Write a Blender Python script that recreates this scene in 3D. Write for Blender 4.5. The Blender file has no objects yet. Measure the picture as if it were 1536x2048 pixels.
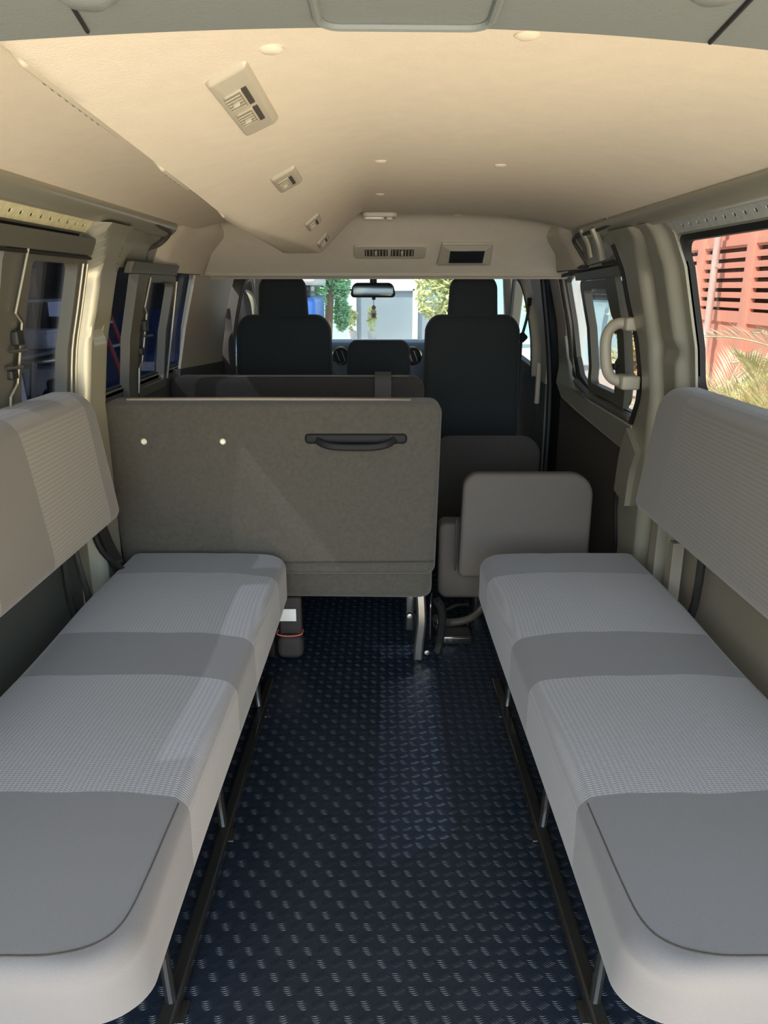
import bpy, bmesh, math, random
from mathutils import Vector, Matrix, geometry
from mathutils.bvhtree import BVHTree
random.seed(7)
PI = math.pi
C = bpy.context.scene.collection
SC = bpy.context.scene

# ------------------------------------------------------------------ materials
def new_mat(name):
    m = bpy.data.materials.new(name); m.use_nodes = True
    nt = m.node_tree; nt.nodes.clear()
    out = nt.nodes.new('ShaderNodeOutputMaterial'); b = nt.nodes.new('ShaderNodeBsdfPrincipled')
    nt.links.new(b.outputs[0], out.inputs[0])
    return m, nt, b, out
def N(nt, t, **kw):
    n = nt.nodes.new(t)
    for k, v in kw.items():
        if k == 'op': n.operation = v
        elif k == 'ins':
            for i, val in v.items(): n.inputs[i].default_value = val
        else: setattr(n, k, v)
    return n
def math_n(nt, op, a, b=None):
    n = nt.nodes.new('ShaderNodeMath'); n.operation = op
    for i, q in enumerate((a, b)):
        if q is None: continue
        if isinstance(q, (int, float)): n.inputs[i].default_value = q
        else: nt.links.new(q, n.inputs[i])
    return n.outputs[0]
def mix_col(nt, f, a, b):
    n = nt.nodes.new('ShaderNodeMix'); n.data_type = 'RGBA'
    for i, q in ((0, f), (6, a), (7, b)):
        if isinstance(q, (int, float)): n.inputs[i].default_value = q
        elif isinstance(q, tuple): n.inputs[i].default_value = (*q[:3], 1)
        else: nt.links.new(q, n.inputs[i])
    return n.outputs[2]
def mat(name, col, rough=.6, metal=0, noise=0, nscale=60, bump=0, bscale=200, spec=.5, coat=0, sheen=0, emis=0):
    m, nt, b, out = new_mat(name)
    b.inputs['Base Color'].default_value = (*col, 1)
    b.inputs['Roughness'].default_value = rough
    b.inputs['Metallic'].default_value = metal
    b.inputs['Specular IOR Level'].default_value = spec
    b.inputs['Coat Weight'].default_value = coat
    b.inputs['Sheen Weight'].default_value = sheen
    g = N(nt, 'ShaderNodeNewGeometry')
    nz = N(nt, 'ShaderNodeTexNoise', ins={'Scale': nscale, 'Detail': 3})
    nt.links.new(g.outputs['Position'], nz.inputs['Vector'])
    if noise:
        lo = tuple(c*(1-noise) for c in col); hi = tuple(min(1, c*(1+noise)) for c in col)
        nt.links.new(mix_col(nt, nz.outputs[0], lo, hi), b.inputs['Base Color'])
    if bump:
        n2 = N(nt, 'ShaderNodeTexNoise', ins={'Scale': bscale, 'Detail': 2})
        nt.links.new(g.outputs['Position'], n2.inputs['Vector'])
        bp = N(nt, 'ShaderNodeBump', ins={'Strength': bump, 'Distance': .002})
        nt.links.new(n2.outputs[0], bp.inputs['Height']); nt.links.new(bp.outputs[0], b.inputs['Normal'])
    if emis:
        b.inputs['Emission Color'].default_value = (*col, 1); b.inputs['Emission Strength'].default_value = emis
    return m

def fabric_knit(name, plain, light, bands, smooth=True):
    """upholstery: plain cloth with knitted bands along y (world metres)"""
    m, nt, b, out = new_mat(name)
    g = N(nt, 'ShaderNodeNewGeometry'); s = N(nt, 'ShaderNodeSeparateXYZ')
    nt.links.new(g.outputs['Position'], s.inputs[0])
    x, y, z = s.outputs
    wob = N(nt, 'ShaderNodeTexNoise', ins={'Scale': 7.0, 'Detail': 1})
    nt.links.new(g.outputs['Position'], wob.inputs['Vector'])
    yy = math_n(nt, 'ADD', y, math_n(nt, 'MULTIPLY', math_n(nt, 'SUBTRACT', wob.outputs[0], .5), .02))
    mask = None
    for a, c in bands:
        k = math_n(nt, 'MULTIPLY', math_n(nt, 'GREATER_THAN', yy, a), math_n(nt, 'LESS_THAN', yy, c))
        mask = k if mask is None else math_n(nt, 'MAXIMUM', mask, k)
    u = math_n(nt, 'SUBTRACT', math_n(nt, 'ABSOLUTE', x), z)         # across the pad (top or side)
    # zigzag knit: sin(y*k + tri(u))
    tri = math_n(nt, 'PINGPONG', math_n(nt, 'MULTIPLY', u, 260.0), 1.0)
    w = math_n(nt, 'SINE', math_n(nt, 'ADD', math_n(nt, 'MULTIPLY', y, 1300.0), math_n(nt, 'MULTIPLY', tri, 3.0)))
    row = math_n(nt, 'SINE', math_n(nt, 'MULTIPLY', u, 260.0*PI))
    pat = math_n(nt, 'ADD', math_n(nt, 'MULTIPLY', w, .6), math_n(nt, 'MULTIPLY', row, .5))
    pat01 = math_n(nt, 'MULTIPLY', math_n(nt, 'ADD', pat, 1.1), .45)
    dark = tuple(c*.74 for c in light); bright = tuple(min(1, c*1.18) for c in light)
    lc = mix_col(nt, pat01, dark, bright)
    fine = N(nt, 'ShaderNodeTexNoise', ins={'Scale': 700.0, 'Detail': 2}); nt.links.new(g.outputs['Position'], fine.inputs['Vector'])
    pc = mix_col(nt, fine.outputs[0], tuple(c*.85 for c in plain), tuple(c*1.15 for c in plain))
    col = mix_col(nt, mask, pc, lc)
    nt.links.new(col, b.inputs['Base Color'])
    b.inputs['Roughness'].default_value = .85; b.inputs['Sheen Weight'].default_value = .25
    b.inputs['Specular IOR Level'].default_value = .25
    h = math_n(nt, 'ADD', math_n(nt, 'MULTIPLY', math_n(nt, 'MULTIPLY', pat, mask), .5), math_n(nt, 'MULTIPLY', fine.outputs[0], .35))
    h = math_n(nt, 'ADD', h, math_n(nt, 'MULTIPLY', mask, .6))
    bp = N(nt, 'ShaderNodeBump', ins={'Strength': .5, 'Distance': .0012})
    nt.links.new(h, bp.inputs['Height']); nt.links.new(bp.outputs[0], b.inputs['Normal'])
    return m

def glass(name, tint, refl=.06):
    m = bpy.data.materials.new(name); m.use_nodes = True
    nt = m.node_tree; nt.nodes.clear()
    out = nt.nodes.new('ShaderNodeOutputMaterial'); mx = nt.nodes.new('ShaderNodeMixShader')
    t = nt.nodes.new('ShaderNodeBsdfTransparent'); gl = nt.nodes.new('ShaderNodeBsdfGlossy')
    lw = nt.nodes.new('ShaderNodeFresnel'); lw.inputs[0].default_value = 1.45
    nt.links.new(math_n(nt, 'MULTIPLY', lw.outputs[0], refl*16), mx.inputs[0])
    t.inputs[0].default_value = (*tint, 1); gl.inputs['Roughness'].default_value = .02
    nt.links.new(t.outputs[0], mx.inputs[1]); nt.links.new(gl.outputs[0], mx.inputs[2])
    nt.links.new(mx.outputs[0], out.inputs[0])
    return m

BANDS = [(.97, 1.338), (1.527, 1.891)]
M = dict(
    liner=mat('headliner_cloth', (.62, .555, .45), .95, noise=.06, nscale=25, bump=.35, bscale=350, spec=.1),
    liner_dark=mat('rear_header_plastic', (.155, .172, .165), .6, bump=.2, bscale=300, spec=.3),
    paint=mat('olive_silver_paint', (.34, .33, .26), .38, metal=.35, spec=.6, noise=.05, nscale=8, coat=.2),
    paint_dark=mat('window_frame_paint', (.125, .122, .098), .42, metal=.2),
    rubber=mat('black_rubber', (.012, .012, .012), .55),
    plastic_beige=mat('beige_plastic', (.42, .37, .285), .55, bump=.1, bscale=400),
    vent=mat('vent_plastic', (.46, .42, .33), .45),
    vent_dark=mat('vent_recess', (.05, .045, .035), .8),
    plastic_dark=mat('dark_trim_plastic', (.055, .05, .042), .6, bump=.2, bscale=400, noise=.06),
    plastic_grey=mat('grey_green_lower_trim', (.085, .09, .08), .6, bump=.3, bscale=350),
    plastic_hazed=mat('hazed_lower_trim', (.25, .23, .18), .6, bump=.3, bscale=350),  # right-hand copy of the lower trim, haze glare put into its colour
    brown_panel=mat('brown_black_door_panel', (.062, .052, .042), .7, bump=.15, bscale=300),
    bench=fabric_knit('bench_knit_fabric', (.125, .122, .126), (.235, .233, .245), BANDS),
    benchback=fabric_knit('bench_back_knit_fabric', (.145, .130, .105), (.225, .205, .17), [(.80, 1.22), (1.44, 1.775)]),
    benchback_r=fabric_knit('plain_bench_back_fabric', (.145, .135, .112), (.160, .150, .126), [(.70, 1.775)]),
    felt=mat('grey_felt_seat_back', (.074, .068, .055), .95, noise=.28, nscale=90, bump=.6, bscale=600, spec=.1, sheen=.2),
    felt_dark=mat('dark_seat_cloth', (.048, .043, .038), .95, noise=.2, nscale=120, bump=.4, bscale=600, spec=.1, sheen=.1),
    felt_black=mat('black_seat_cloth', (.036, .040, .040), .92, noise=.2, nscale=200, bump=.3, bscale=600, spec=.15, sheen=.15),
    jump=mat('taupe_vinyl', (.110, .095, .082), .75, noise=.05, bump=.15, bscale=400, spec=.3),
    knit_edge=mat('knit_piping', (.30, .26, .20), .9, noise=.5, nscale=500, bump=.5, bscale=500),
    tube=mat('black_gloss_steel', (.022, .022, .021), .18, metal=.3, spec=.7, coat=.5),
    steel=mat('worn_grey_steel', (.16, .155, .145), .33, metal=.8, noise=.2, nscale=30),
    chrome=mat('bright_steel', (.75, .73, .62), .2, metal=1),
    belt=mat('belt_webbing', (.035, .030, .028), .75, bump=.3, bscale=800),
    belt_light=mat('brown_grey_webbing', (.085, .075, .068), .75, bump=.3, bscale=800),
    screw=mat('dull_cream_screw', (.80, .78, .58), .35, metal=.2),
    white=mat('white_paper_tag', (.8, .8, .78), .7),
    pink=mat('red_rubber_band', (.65, .12, .10), .6),
    handle=mat('black_handle_plastic', (.010, .010, .010), .6, spec=.2),
    grip=mat('cream_grip_plastic', (.42, .38, .29), .5),
    silver=mat('mirror_glass', (.05, .06, .058), .12, metal=1),
    screen=mat('smoked_lens', (.02, .025, .028), .12, spec=.8),
    dash_lit_top=mat('dashboard_top_lit_tone', (.22, .27, .31), .5, bump=.2, bscale=300),  # windscreen light and haze painted in as a lighter top
    dash=mat('dashboard_plastic', (.05, .055, .06), .55, bump=.2, bscale=300),
    tint=glass('tinted_glass', (.55, .58, .66), .03),
    tint_r=glass('lightly_tinted_glass', (.92, .92, .90), .018),
    clear=glass('clear_glass', (.93, 1.0, .99), .006),
)
# floor: dark rubber mat
def floor_mat():
    m, nt, b, out = new_mat('blue_black_checker_plate')
    g = N(nt, 'ShaderNodeNewGeometry')
    nz = N(nt, 'ShaderNodeTexNoise', ins={'Scale': 9.0, 'Detail': 4}); nt.links.new(g.outputs['Position'], nz.inputs['Vector'])
    nt.links.new(mix_col(nt, nz.outputs[0], (.004, .009, .018), (.010, .016, .027)), b.inputs['Base Color'])
    r = math_n(nt, 'ADD', math_n(nt, 'MULTIPLY', nz.outputs[0], .25), .24)
    nt.links.new(r, b.inputs['Roughness'])
    b.inputs['Specular IOR Level'].default_value = .55
    n2 = N(nt, 'ShaderNodeTexNoise', ins={'Scale': 500.0, 'Detail': 2}); nt.links.new(g.outputs['Position'], n2.inputs['Vector'])
    bp = N(nt, 'ShaderNodeBump', ins={'Strength': .25, 'Distance': .001})
    nt.links.new(n2.outputs[0], bp.inputs['Height']); nt.links.new(bp.outputs[0], b.inputs['Normal'])
    return m
M['floor'] = floor_mat()
M['lug'] = mat('worn_tread_ridges', (.010, .016, .023), .42, spec=.5, noise=.3, nscale=20)

# ------------------------------------------------------------------ object helpers
def tag(o, label=None, cat=None, group=None, kind=None):
    if label: o['label'] = label
    if cat: o['category'] = cat
    if group: o['group'] = group
    if kind: o['kind'] = kind
    return o
def thing(name, label, cat, loc=(0, 0, 0), group=None, rot=None):
    o = bpy.data.objects.new(name, None); C.objects.link(o); o.location = loc
    o.empty_display_size = .05
    if rot: o.rotation_euler = rot
    return tag(o, label, cat, group)
def world_of(p):
    v = Vector((0, 0, 0))
    while p is not None: v = v + p.location; p = p.parent
    return v
def obj(name, bm, m, parent=None, sharp=35, bevel=0, local=False):
    """link a bmesh as ONE object. Geometry is given in world metres; a child is shifted to its parent's origin"""
    bmesh.ops.recalc_face_normals(bm, faces=bm.faces)
    if parent is not None and not local:
        bmesh.ops.translate(bm, vec=-world_of(parent), verts=bm.verts)
    origin = Vector((0, 0, 0))
    if parent is None:
        xs = [v.co for v in bm.verts]
        if xs:
            mn = Vector((min(v.x for v in xs), min(v.y for v in xs), min(v.z for v in xs)))
            mxx = Vector((max(v.x for v in xs), max(v.y for v in xs), max(v.z for v in xs)))
            origin = Vector(((mn.x+mxx.x)/2, (mn.y+mxx.y)/2, mn.z))
            bmesh.ops.translate(bm, vec=-origin, verts=bm.verts)
    for f in bm.faces: f.smooth = True
    a = math.radians(sharp)
    for e in bm.edges:
        if len(e.link_faces) != 2 or e.calc_face_angle(0) > a: e.smooth = False
    me = bpy.data.meshes.new(name); bm.to_mesh(me); bm.free()
    ms = m if isinstance(m, (list, tuple)) else [m]
    for q in ms: me.materials.append(q)
    o = bpy.data.objects.new(name, me); C.objects.link(o); o.location = origin
    if parent is not None: o.parent = parent
    if bevel:
        bv = o.modifiers.new('b', 'BEVEL'); bv.width = bevel; bv.segments = 2; bv.limit_method = 'ANGLE'; bv.angle_limit = math.radians(40)
    return o
def BM(): return bmesh.new()
def add_box(bm, lo, hi, r=0, seg=3, mtx=None, mi=0):
    g = bmesh.ops.create_cube(bm, size=1)
    vs = g['verts']
    for v in vs:
        v.co = Vector([lo[i] + (v.co[i]+.5)*(hi[i]-lo[i]) for i in range(3)])
    fs = set(f for v in vs for f in v.link_faces)
    if r:
        es = list(set(e for v in vs for e in v.link_edges))
        res = bmesh.ops.bevel(bm, geom=es, offset=r, segments=seg, profile=.5, affect='EDGES')
        vs = list(set(v for f in res['faces'] for v in f.verts) | set(v for v in vs if v.is_valid))
        fs = set(f for v in vs for f in v.link_faces)
    for f in fs: f.material_index = mi
    if mtx is not None:
        for v in vs: v.co = mtx @ v.co
    return bm
def box(lo, hi, r=0, seg=3, mtx=None): return add_box(BM(), lo, hi, r, seg, mtx)
def rr(w, h, rad, n=6, cx=0, cy=0):
    """rounded rectangle outline, radii in order (+,+) (-,+) (-,-) (+,-)"""
    if isinstance(rad, (int, float)): rad = [rad]*4
    pts = []
    for k, (sx, sy, a0) in enumerate(((1, 1, 0), (-1, 1, 90), (-1, -1, 180), (1, -1, 270))):
        q = max(1e-4, min(rad[k], w/2-1e-4, h/2-1e-4))
        for i in range(n+1):
            a = math.radians(a0+90*i/n)
            pts.append((cx+sx*(w/2-q)+q*math.cos(a), cy+sy*(h/2-q)+q*math.sin(a)))
    return pts
def pad(w, h, t, rad=.03, e1=.03, e0=None, fn=None, n=8, ne=6, crown=0, crown0=0, cut=0):
    """upholstered pad: rounded outline w x h (a,b), thickness t (c); e1/e0 = edge rounding at c=t / c=0"""
    if e0 is None: e0 = e1
    if isinstance(rad, (int, float)): rad = [rad]*4
    bm = BM(); rings = []
    def ring(inset, c):
        p = rr(w-2*inset, h-2*inset, [max(q-inset, .002) for q in rad], n)
        rings.append([bm.verts.new((a, b, c)) for a, b in p])
    cr = min(w, h)/2
    if crown0:
        for k in (.9, .6, .3): ring(e0+(cr-e0)*k*.9, -crown0*math.sin(k*PI/2))
    for i in range(ne+1):
        a = PI/2*i/ne; ring(e0*(1-math.sin(a)), e0*(1-math.cos(a)))
    nm = 4
    for i in range(1, nm): ring(0, e0+(t-e0-e1)*i/nm)
    for i in range(ne+1):
        a = PI/2*i/ne; ring(e1*(1-math.cos(a)), t-e1+e1*math.sin(a))
    if crown and not cut:
        for k in (.12, .3, .5, .7, .85): ring(e1+(cr-e1)*k, t+crown*math.sin(k*PI/2))
    m = len(rings[0])
    for r1, r2 in zip(rings, rings[1:]):
        for i in range(m): bm.faces.new((r1[i], r1[(i+1) % m], r2[(i+1) % m], r2[i]))
    bm.faces.new(rings[0][::-1]); bm.faces.new(rings[-1])
    if cut:
        for ax, ext in ((0, w), (1, h)):
            no = Vector((1, 0, 0)) if ax == 0 else Vector((0, 1, 0)); k = int(ext/cut)
            for i in range(1, k):
                bmesh.ops.bisect_plane(bm, geom=bm.verts[:]+bm.edges[:]+bm.faces[:], plane_co=no*(-ext/2+ext*i/k), plane_no=no)
        for v in bm.verts:
            if v.co.z > t-e1-1e-5:
                v.co.z += crown*(1-abs(2*v.co.x/w)**3)*(1-abs(2*v.co.y/h)**4)*((v.co.z-t+e1)/e1 if e1 else 1)
    if fn:
        for v in bm.verts: v.co = Vector(fn(*v.co))
    return bm
def merge(bm, other):
    me = bpy.data.meshes.new('tmp'); other.to_mesh(me); other.free(); bm.from_mesh(me); bpy.data.meshes.remove(me); return bm
def catmull(pts, k=6):
    P = [Vector(p) for p in pts]
    if len(P) < 3: return P
    out = []
    for i in range(len(P)-1):
        p0 = P[max(i-1, 0)]; p1 = P[i]; p2 = P[i+1]; p3 = P[min(i+2, len(P)-1)]
        for j in range(k):
            t = j/k
            out.append(.5*((2*p1)+(-p0+p2)*t+(2*p0-5*p1+4*p2-p3)*t*t+(-p0+3*p1-3*p2+p3)*t**3))
    out.append(P[-1]); return out
def tube(pts, r, n=8, smooth=0, bm=None, flat=None, up=(0, 0, 1), cap=True):
    """sweep; flat=(w,h) gives a strap section"""
    bm = bm or BM()
    P = catmull(pts, smooth) if smooth else [Vector(p) for p in pts]
    rs = r if isinstance(r, (list, tuple)) else None
    rings = []; up = Vector(up); prev = None
    for i, p in enumerate(P):
        d = (P[min(i+1, len(P)-1)]-P[max(i-1, 0)]).normalized()
        a = d.cross(up if prev is None else prev[1])
        if a.length < 1e-3: a = d.cross(Vector((1, 0, 0)))
        a.normalize(); b = a.cross(d).normalized()
        if prev is not None and flat is None:
            pass
        prev = (a, b)
        if flat:
            w, h = flat
            sec = [(w/2, h/2), (-w/2, h/2), (-w/2, -h/2), (w/2, -h/2)]
            rings.append([bm.verts.new(p+a*x+b*y) for x, y in sec])
        else:
            q = rs[min(int(i*len(rs)/len(P)), len(rs)-1)] if rs else r
            rings.append([bm.verts.new(p+a*math.cos(2*PI*k/n)*q+b*math.sin(2*PI*k/n)*q) for k in range(n)])
    m = len(rings[0])
    for r1, r2 in zip(rings, rings[1:]):
        for i in range(m): bm.faces.new((r1[i], r1[(i+1) % m], r2[(i+1) % m], r2[i]))
    if cap:
        bm.faces.new(rings[0][::-1]); bm.faces.new(rings[-1])
    return bm
def lathe(prof, n=20, mtx=None, bm=None):
    bm = bm or BM(); rings = []
    for r, z in prof:
        rings.append([bm.verts.new((r*math.cos(2*PI*k/n), r*math.sin(2*PI*k/n), z)) for k in range(n)])
    for r1, r2 in zip(rings, rings[1:]):
        for i in range(n): bm.faces.new((r1[i], r1[(i+1) % n], r2[(i+1) % n], r2[i]))
    bm.faces.new(rings[0][::-1]); bm.faces.new(rings[-1])
    if mtx is not None:
        for ring in rings:
            for v in ring: v.co = mtx @ v.co
    return bm

# ------------------------------------------------------------------ van body shape
KN = [(0, .82), (.85, .82), (1.0, .80), (1.2, .75), (1.28, .715), (1.34, .66)]
def wx(z):
    if z <= 0: return .82
    for (a, xa), (b, xb) in zip(KN, KN[1:]):
        if z <= b: return xa+(xb-xa)*(z-a)/(b-a)
    return .66
def panel(outer, holes, side, d=0, t=.02, bend=None):
    """body panel drawn in (y,z), wrapped on the side wall's profile; d = distance inboard, t = thickness outwards"""
    polys = [[Vector((a, b, 0)) for a, b in outer]] + [[Vector((a, b, 0)) for a, b in h] for h in holes]
    flat = [v for p in polys for v in p]
    tris = geometry.tessellate_polygon(polys)
    bm = BM(); vs = [bm.verts.new((0, v.x, v.y)) for v in flat]
    for tr in tris:
        try: bm.faces.new([vs[i] for i in tr])
        except ValueError: pass
    for z in [k[0] for k in KN[1:]]+[.9, .95, 1.05, 1.1, 1.15, 1.24, 1.31]:
        bmesh.ops.bisect_plane(bm, geom=bm.verts[:]+bm.edges[:]+bm.faces[:], plane_co=(0, 0, z), plane_no=(0, 0, 1))
    g = bmesh.ops.extrude_face_region(bm, geom=bm.faces[:])
    for v in g['geom']:
        if isinstance(v, bmesh.types.BMVert): v.co.x = t
    for v in bm.verts:
        dd = d(v.co.y, v.co.z) if callable(d) else d
        v.co.x = side*(wx(v.co.z)-dd+v.co.x)
    return bm
def yz_rr(y0, z0, y1, z1, rad, n=6): return rr(y1-y0, z1-z0, rad, n, (y0+y1)/2, (z0+z1)/2)
def frame_panel(y0, z0, y1, z1, w, rad, side, d, t):
    if isinstance(w, (int, float)): w = (w, w, w, w)   # near, bottom, far, top
    return panel(yz_rr(y0, z0, y1, z1, rad), [yz_rr(y0+w[0], z0+w[1], y1-w[2], z1-w[3], max(rad-min(w)*.6, .008))], side, d, t)
def wall_tube(pts, side, d, r, smooth=6, n=8):
    return tube([(side*(wx(z)-d), y, z) for y, z in pts], r, n, smooth)

def lerp(t, ks):
    if t <= ks[0][0]: return ks[0][1]
    for (a, va), (b, vb) in zip(ks, ks[1:]):
        if t <= b: return va+(vb-va)*(t-a)/(b-a)
    return ks[-1][1]
def sm(a, b, t):
    t = max(0, min(1, (t-a)/(b-a))); return t*t*(3-2*t)
def smin(a, b, k):
    h = max(k-abs(a-b), 0)/k; return min(a, b)-h*h*k*.25
def hz(x, y):
    """underside of the headliner: crowned roof, air duct on the left, bulkhead in front"""
    z = 1.405-.07*(1-.8*sm(2.7, 3.2, y))*(abs(x)/.66)**4
    if y < 2.98 and x < .1:
        zr = lerp(y, [(.7, 1.365), (1.15, 1.337), (1.95, 1.287), (2.76, 1.266)])
        f = .13*sm(1.5, 2.75, y); r_ = .30-f-.03*sm(1.5, 2.75, y)
        d = zr+max(0, x+.35-f)*(1.405-zr)/r_ if x > -.35 else zr+(-.35-x)*1.3
        d += sm(2.80, 2.93, y)*.2
        z = smin(z, d, .022)
    return smin(z, 1.395-(y-3.0)*.62, .03)

# ================================================================== THE SETTING
def structure(name, bm, m, sharp=35, bevel=0, parent=None):
    o = obj(name, bm, m, parent, sharp, bevel)
    if parent is None: o['kind'] = 'structure'
    return o
# floor with raised tread pattern
bm = box((-.83, .55, -.03), (.83, 5.0, 0))
def lug(bm, cx, cy, ang, L=.0205, gap=.0041, hgt=.0010):
    ca, sa = math.cos(ang), math.sin(ang)
    for k in range(-2, 3):
        ln = L*(1-.08*abs(k)); prev = None
        for i in range(5):
            t = i/4-.5
            a = t*ln; b = k*gap-.0045*(1-4*t*t)*.9
            w = .00105*(1-abs(t)*1.5)
            trip = []
            for bb, zz in ((b-w, 0), (b, hgt*(1-abs(t)*1.6)), (b+w, 0)):
                trip.append(bm.verts.new((cx+a*ca-bb*sa, cy+a*sa+bb*ca, zz+.0001)))
            if prev:
                bm.faces.new((prev[0], trip[0], trip[1], prev[1])).material_index = 1; bm.faces.new((prev[1], trip[1], trip[2], prev[2])).material_index = 1
            prev = trip
s = .0268
for i in range(-30, 31):
    for j in range(0, 88):
        x = i*s; y = .62+j*s
        if abs(x) > .80 or (abs(x) > .5 and y > 2.4): continue
        lug(bm, x, y, math.radians(24) if (i+j) % 2 == 0 else math.radians(-62))
fl = structure('floor', bm, [M['floor'], M['lug']], sharp=60)

# headliner
bm = BM(); grid = []
ys = [.60+(3.34-.60)*j/122 for j in range(123)]
for j, y in enumerate(ys):
    row = []
    for i in range(101):
        x = -.665+1.33*i/100
        if y > 2.6: x *= 1+.22*sm(2.6, 3.1, y)
        row.append(bm.verts.new((x, y, hz(max(-.66, min(.66, x)), y))))
    grid.append(row)
for a, b in zip(grid, grid[1:]):
    for i in range(100): bm.faces.new((a[i], a[i+1], b[i+1], b[i]))
g = bmesh.ops.extrude_face_region(bm, geom=bm.faces[:])
for v in g['geom']:
    if isinstance(v, bmesh.types.BMVert): v.co.z += .012
ceil = structure('ceiling', bm, M['liner'], sharp=50)
for (x, y) in ((.253, 1.767), (-.006, 1.721), (-.009, 2.305), (.152, .90), (.272, 2.93), (-.119, .90)):
    z = hz(x, y)
    obj('trim_clip', lathe([(.002, -.004), (.010, -.0035), (.014, -.001), (.014, .003)], 16, Matrix.Translation((x, y, z))), M['liner'], ceil)
# cab roof beyond the bulkhead and outer roof skin
structure('trim_1', merge(box((-.84, 3.33, 1.335), (.84, 4.5, 1.36)), box((-.86, .5, 1.43), (.86, 3.4, 1.45))), M['liner'])
structure('trim_2', box((-.80, 3.30, 1.192), (.80, 3.35, 1.215), .008), M['plastic_beige'])   # pale lower lip of the bulkhead

# rear header panel (grey) with pressed recess
def headz0(x): return 1.386-(.029 if x < 0 else .024)*(x/.36)**2
def heady(x): return .812-(.058 if x < 0 else .018)*(x/.36)**2
def headz(x, y): return headz0(x)+.05*(heady(x)-y)
bm = BM(); g = []
nx, ny = 60, 12
for j in range(ny+1):
    r_ = []
    for i in range(nx+1):
        x = -.72+1.44*i/nx; y = heady(x)-.4*j/ny
        z = headz(x, y)
        r_.append(bm.verts.new((x, y, z)))
    g.append(r_)
for a, b in zip(g, g[1:]):
    for i in range(nx): bm.faces.new((a[i], a[i+1], b[i+1], b[i]))
e = bmesh.ops.extrude_face_region(bm, geom=bm.faces[:])
for v in e['geom']:
    if isinstance(v, bmesh.types.BMVert): v.co.z += .03
hd = structure('trim_3', bm, M['liner_dark'])
pts = [(a, b) for a, b in rr(.160, .15, .022, 6, .020, .780-.05)]
obj('pressed_rim', tube([(a, b, headz(a, b)-.001) for a, b in pts]+[(pts[0][0], pts[0][1], headz(*pts[0])-.001)], .0045, 8), M['liner_dark'], hd)
for sx in (-1, 1):
    p = [(x_, y_, headz(x_, y_)-.001) for x_, y_ in (((-.265, .768), (-.250, .66)) if sx < 0 else ((.304, .793), (.295, .66)))]
    obj('panel_seam', tube(p, .0022, 6), M['rubber'], hd)
    obj('coat_hook_cap', lathe([(.001, -.016), (.016, -.015), (.026, -.008), (.030, 0), (.030, .01)], 24, Matrix.Translation((sx*(.242 if sx < 0 else .272), .703, headz(sx*.26, .703)+.010))), M['liner_dark'], hd)

structure('trim_5', tube([(0, .48, 1.47), (0, .1, 1.60), (0, -.5, 1.72)], .1, 4, flat=(1.7, .04)), M['liner_dark'])   # raised tailgate above the camera, unseen, added to keep the sun out
# ---- left wall
def wall_part(name, bm, m, parent, **k): return obj(name, bm, m, parent, **k)
lw = structure('wall_left', panel([(.22, -.03), (4.05, -.03), (4.05, .845), (.22, .845)], [], -1, 0, .03), M['plastic_grey'])  # both side walls lengthened rearwards, out of view, to block the sun
wall_part('body_side_panel', panel([(.22, .835), (3.2, .835), (3.2, 1.345), (.22, 1.345)],
          [yz_rr(.72, .865, 1.945, 1.272, .04), yz_rr(2.20, .85, 3.135, 1.205, .03)], -1, 0, .02), M['paint'], lw)
# pillar between the two windows: raised box section with side flutes
def dpill(y0, y1, h):
    return lambda y, z: h*sm(y0, y0+.035, y)*(1-sm(y1-.035, y1, y))
def ridge_panel(y0, y1, z0, z1, side, fnd, n=24, t=.01, m=14):
    bm = BM(); g = []
    for j in range(m+1):
        z = z0+(z1-z0)*j/m; row = []
        ye = y1(z) if callable(y1) else y1
        for i in range(n+1):
            y = y0+(ye-y0)*i/n
            row.append(bm.verts.new((side*(wx(z)-fnd(y, z)), y, z)))
        g.append(row)
    for a, b in zip(g, g[1:]):
        for i in range(n): bm.faces.new((a[i], a[i+1], b[i+1], b[i]))
    e = bmesh.ops.extrude_face_region(bm, geom=bm.faces[:])
    for v in e['geom']:
        if isinstance(v, bmesh.types.BMVert): v.co.x += side*t
    return bm
def flare(z): return sm(1.18, 1.30, z)
def dl(y, z):
    w = .055*flare(z)
    a = .045*sm(1.955-w, 1.975-w, y)*(1-sm(2.085, 2.10, y))
    b = .018*sm(2.105, 2.125, y)*(1-sm(2.165+w*2, 2.185+w*2, y))
    notch = -.02*math.exp(-((z-1.045)/.022)**2)*sm(1.97, 2.0, y)*(1-sm(2.10, 2.12, y))
    return max(a, b)+notch+.003
wall_part('window_pillar', ridge_panel(1.90, lambda z: 2.185+.18*flare(z), .20, 1.30, -1, dl, 60, m=60), M['paint'], lw)
# roof rail
def rail(side, y0, y1, mtl, parent):
    def d(y, z): return .012+.02*math.sin(PI*max(0, min(1, (z-1.290)/.055)))
    return wall_part('roof_rail', ridge_panel(y0, y1, 1.300, 1.342, side, d, 4, m=10), mtl, parent)
rail(-1, .22, 2.50, M['paint'], lw)
wall_part('headliner_edge_seal', tube([(-.655, .6, 1.352), (-.655, 1.4, 1.348), (-.653, 2.0, 1.335), (-.652, 2.40, 1.318), (-.664, 2.47, 1.306), (-.70, 2.49, 1.28), (-.728, 2.45, 1.262), (-.74, 2.46, 1.235)], .007, 8, 5), M['plastic_dark'], lw)
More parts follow.
